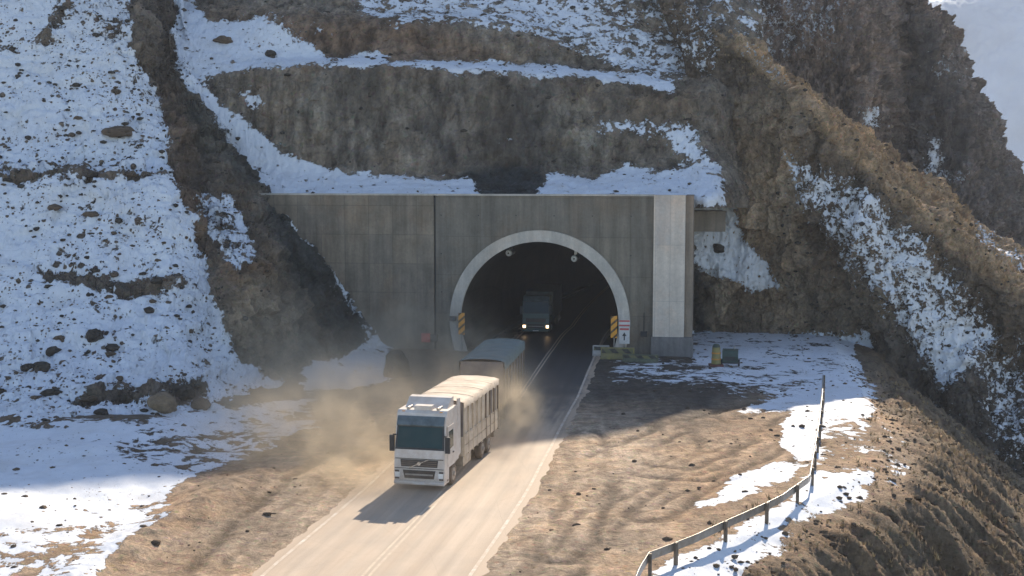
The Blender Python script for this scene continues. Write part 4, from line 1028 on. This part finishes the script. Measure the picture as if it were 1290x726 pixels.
boulder('mountain_slope', 53, 465, .5, 'round dark boulder alone on the lower left snow', M_stone2, seed=17)
boulder('mountain_slope', 118, 425, .5, 'round dark boulder in the middle of the lower left snow', M_stone2, seed=18)
boulder('cliff', 282, 52, .6, 'brown boulder on the snow bench at the top left above the cliff', seed=19, sq=(1.4, 1, .6))
boulder('cliff', 340, 70, .5, 'dark boulder at the edge of the snow bench above the cliff', M_stone2, seed=20)
boulder('rocky_spur', 905, 315, .5, 'dark boulder on the snow chute right of the pale pillar', M_stone2, seed=21)
protos = [stone_bm(1, 40 + i, 2) for i in range(6)]; meshes = []
for i, b in enumerate(protos):
    me = bpy.data.meshes.new('small_boulder'); b.to_mesh(me); b.free(); me.materials.append(M_stone if i % 2 else M_stone2); meshes.append(me)
for i in range(130):
    for _ in range(50):
        px = random.uniform(2, 285); py = random.uniform(8, 545)
        if px < 165 + max(0, py - 60) * .25: break
    p, n = surf('mountain_slope', px, py)
    r = .12 + .30 * random.random() ** 3
    o = bpy.data.objects.new('boulder', meshes[i % 6]); COL.objects.link(o); o.location = p + Vector((0, 0, r * .1)); o.scale = (r * random.uniform(.9, 1.5), r, r * random.uniform(.7, 1.0)); o.rotation_euler = (random.uniform(-.4, .4), 0, random.random() * 6)
    tag(o, 'small dark boulder scattered on the shaded snowy slope left of the tunnel', 'boulder', 'small boulders on the left snow slope')
def scatter_pts(sheetname, n, cond):
    P, X, Y, N, S = SHEETS[sheetname]; idx = np.flatnonzero(cond(P, X, Y, S) & (X > -60) & (X < 1350) & (Y > -40) & (Y < 780))
    # choose by area so that near, finely meshed ground is not crowded
    A = np.linalg.norm(np.cross(np.gradient(P, axis=0), np.gradient(P, axis=1)), axis=-1).reshape(-1)[idx]
    ii = rng.choice(idx, n, p=A / A.sum()); q = P.reshape(-1, 3)[ii] + rng.normal(size=(n, 3)) * np.array([.12, .12, 0])
    return q, N.reshape(-1, 3)[ii]
def stones_mesh(name, parts, mat, r0, r1, label):
    bm0 = bmesh.new(); bmesh.ops.create_icosphere(bm0, subdivisions=1, radius=1); V0 = np.array([v.co[:] for v in bm0.verts]); F0 = np.array([[v.index for v in f.verts] for f in bm0.faces]); bm0.free()
    V, F, o = [], [], 0
    for q, _ in parts:
        for p in q:
            r = r0 + (r1 - r0) * random.random() ** 3; v = V0 * (1 + rng.normal(size=(len(V0), 1)) * .18) * r * np.array([rng.uniform(.8, 1.5), rng.uniform(.8, 1.3), .7])
            V.append(v + p); F.append(F0 + o); o += len(V0)
    V = np.concatenate(V); F = np.concatenate(F)
    me = bpy.data.meshes.new(name); me.vertices.add(len(V)); me.vertices.foreach_set('co', V.reshape(-1).astype(np.float32)); me.loops.add(F.size); me.loops.foreach_set('vertex_index', F.reshape(-1).astype(np.int32))
    me.polygons.add(len(F)); me.polygons.foreach_set('loop_start', np.arange(0, F.size, 3, dtype=np.int32)); me.update(calc_edges=True); me.materials.append(mat)
    return tag(link(bpy.data.objects.new(name, me)), label, kind='stuff')
stones_mesh('rubble', [scatter_pts('mountain_slope', 1800, lambda P, X, Y, S: (X < 340) & (fbm(P, .25, 3, 6) > -.1)), scatter_pts('cliff', 1300, lambda P, X, Y, S: (fbm(P, .3, 3, 6) > .05)), scatter_pts('rocky_spur', 1800, lambda P, X, Y, S: X > 980)], M_stone2, .04, .26, 'small stones strewn over the slopes')
stones_mesh('gravel', [scatter_pts('ground', 2600, lambda P, X, Y, S: (np.abs(X - 560 - (600 - Y) * .9) > 150) & (P[..., 1] > 30) & (polydist(P[..., 0], P[..., 1], EDGE) < 1)), scatter_pts('ground', 3000, lambda P, X, Y, S: (polydist(P[..., 0], P[..., 1], EDGE) > 0) & (P[..., 1] < 95))], M_stone, .03, .17, 'loose gravel and clods on the dirt')
def tufts(name, parts, mat, h0, h1, label):
    V, F, o = [], [], 0
    for q, _ in parts:
        for p in q:
            h = random.uniform(h0, h1)
            for b in range(6):
                a = random.random() * 6.28; w = h * .10; l = np.array([math.cos(a), math.sin(a), 0]); s_ = np.array([-l[1], l[0], 0]) * w
                base = p + l * h * .15; tip = p + l * h * random.uniform(.3, .8) + np.array([0, 0, h * random.uniform(.6, 1)])
                V += [base - s_, base + s_, tip]; F.append((o, o + 1, o + 2)); o += 3
    V = np.array(V); F = np.array(F)
    me = bpy.data.meshes.new(name); me.vertices.add(len(V)); me.vertices.foreach_set('co', V.reshape(-1).astype(np.float32)); me.loops.add(F.size); me.loops.foreach_set('vertex_index', F.reshape(-1).astype(np.int32))
    me.polygons.add(len(F)); me.polygons.foreach_set('loop_start', np.arange(0, F.size, 3, dtype=np.int32)); me.update(calc_edges=True); me.materials.append(mat)
    return tag(link(bpy.data.objects.new(name, me)), label, kind='stuff')
M_grass = simple('dry_grass', (.36, .27, .15), .8, var=.5, scale=.8, spec=.1)
tufts('dry_grass', [scatter_pts('rocky_spur', 5200, lambda P, X, Y, S: (S < .4) & (X > 880) & (fbm(P, .35, 3, 2) > -.1) & (Y < 20 + (X - 870) * .80 + 22) & (P[..., 1] < 121)), scatter_pts('ground', 1300, lambda P, X, Y, S: (S < .35) & (polydist(P[..., 0], P[..., 1], EDGE) > -1.5) & (fbm(P, .4, 3, 2) > 0) & (P[..., 1] < 92))], M_grass, .10, .32, 'dry golden grass on the sunlit crest and bank')

# ------------------------------------------------------------------ dust raised by the truck, and the thin mountain haze
def dust(loc, rad, dens, seed, sc=.48):
    bm = bmesh.new(); bmesh.ops.create_icosphere(bm, subdivisions=3, radius=1)
    k = NT('road_dust'); k.t.nodes.remove(k.b)
    pv = k.n('ShaderNodeVolumePrincipled'); k.t.links.new(pv.outputs[0], k.out.inputs['Volume'])
    pv.inputs['Color'].default_value = (.88, .74, .55, 1); pv.inputs['Anisotropy'].default_value = .25
    tc = k.n('ShaderNodeTexCoord'); ln = k.n('ShaderNodeVectorMath', operation='LENGTH'); k.t.links.new(tc.outputs['Object'], ln.inputs[0])
    fall = k.mr(ln.outputs['Value'], .15, .98, 1, 0, True)
    mp = k.n('ShaderNodeMapping'); k.t.links.new(tc.outputs['Object'], mp.inputs[0]); mp.inputs['Scale'].default_value = rad; mp.inputs['Location'].default_value = (seed, seed * 2, 0)
    n = k.noise(mp.outputs[0], sc, 5, .6, .8)
    k.set(pv.inputs['Density'], k.math('MULTIPLY', k.math('MULTIPLY', fall, k.mr(n, .43, .66, 0, 1.25)), dens))
    o = mesh_obj('dust_cloud', bm, k.m); o.location = loc; o.scale = rad
    return tag(o, kind='stuff')
dust((-9.6, 66.5, 1.6), (8.5, 13, 3.4), .22, 3)
dust((-0.4, 71, 1.2), (2.8, 8, 2.8), .6, 9, .5)
dust((-6.5, 90, 2.5), (8, 11, 4.2), .10, 14)
dust((-6.6, 60, 0.6), (5.5, 9, 1.8), .30, 21, .5)
dust((-15.5, 82, 4), (6.5, 9, 5), .07, 27)
dust((-9, 72, 1.5), (14, 20, 4.6), .085, 33, .2)
dust((-2.0, 78, 1.6), (5, 13, 3.4), .16, 41, .4)
bm = bmesh.new(); box(bm, -1900, 1900, -200, 1850, -50, 330)
k = NT('thin_haze'); k.t.nodes.remove(k.b); pv = k.n('ShaderNodeVolumePrincipled'); k.t.links.new(pv.outputs[0], k.out.inputs['Volume'])
pv.inputs['Color'].default_value = (.90, .94, 1.0, 1); pv.inputs['Density'].default_value = .00025; pv.inputs['Anisotropy'].default_value = .0
tag(mesh_obj('haze', bm, k.m), kind='stuff')
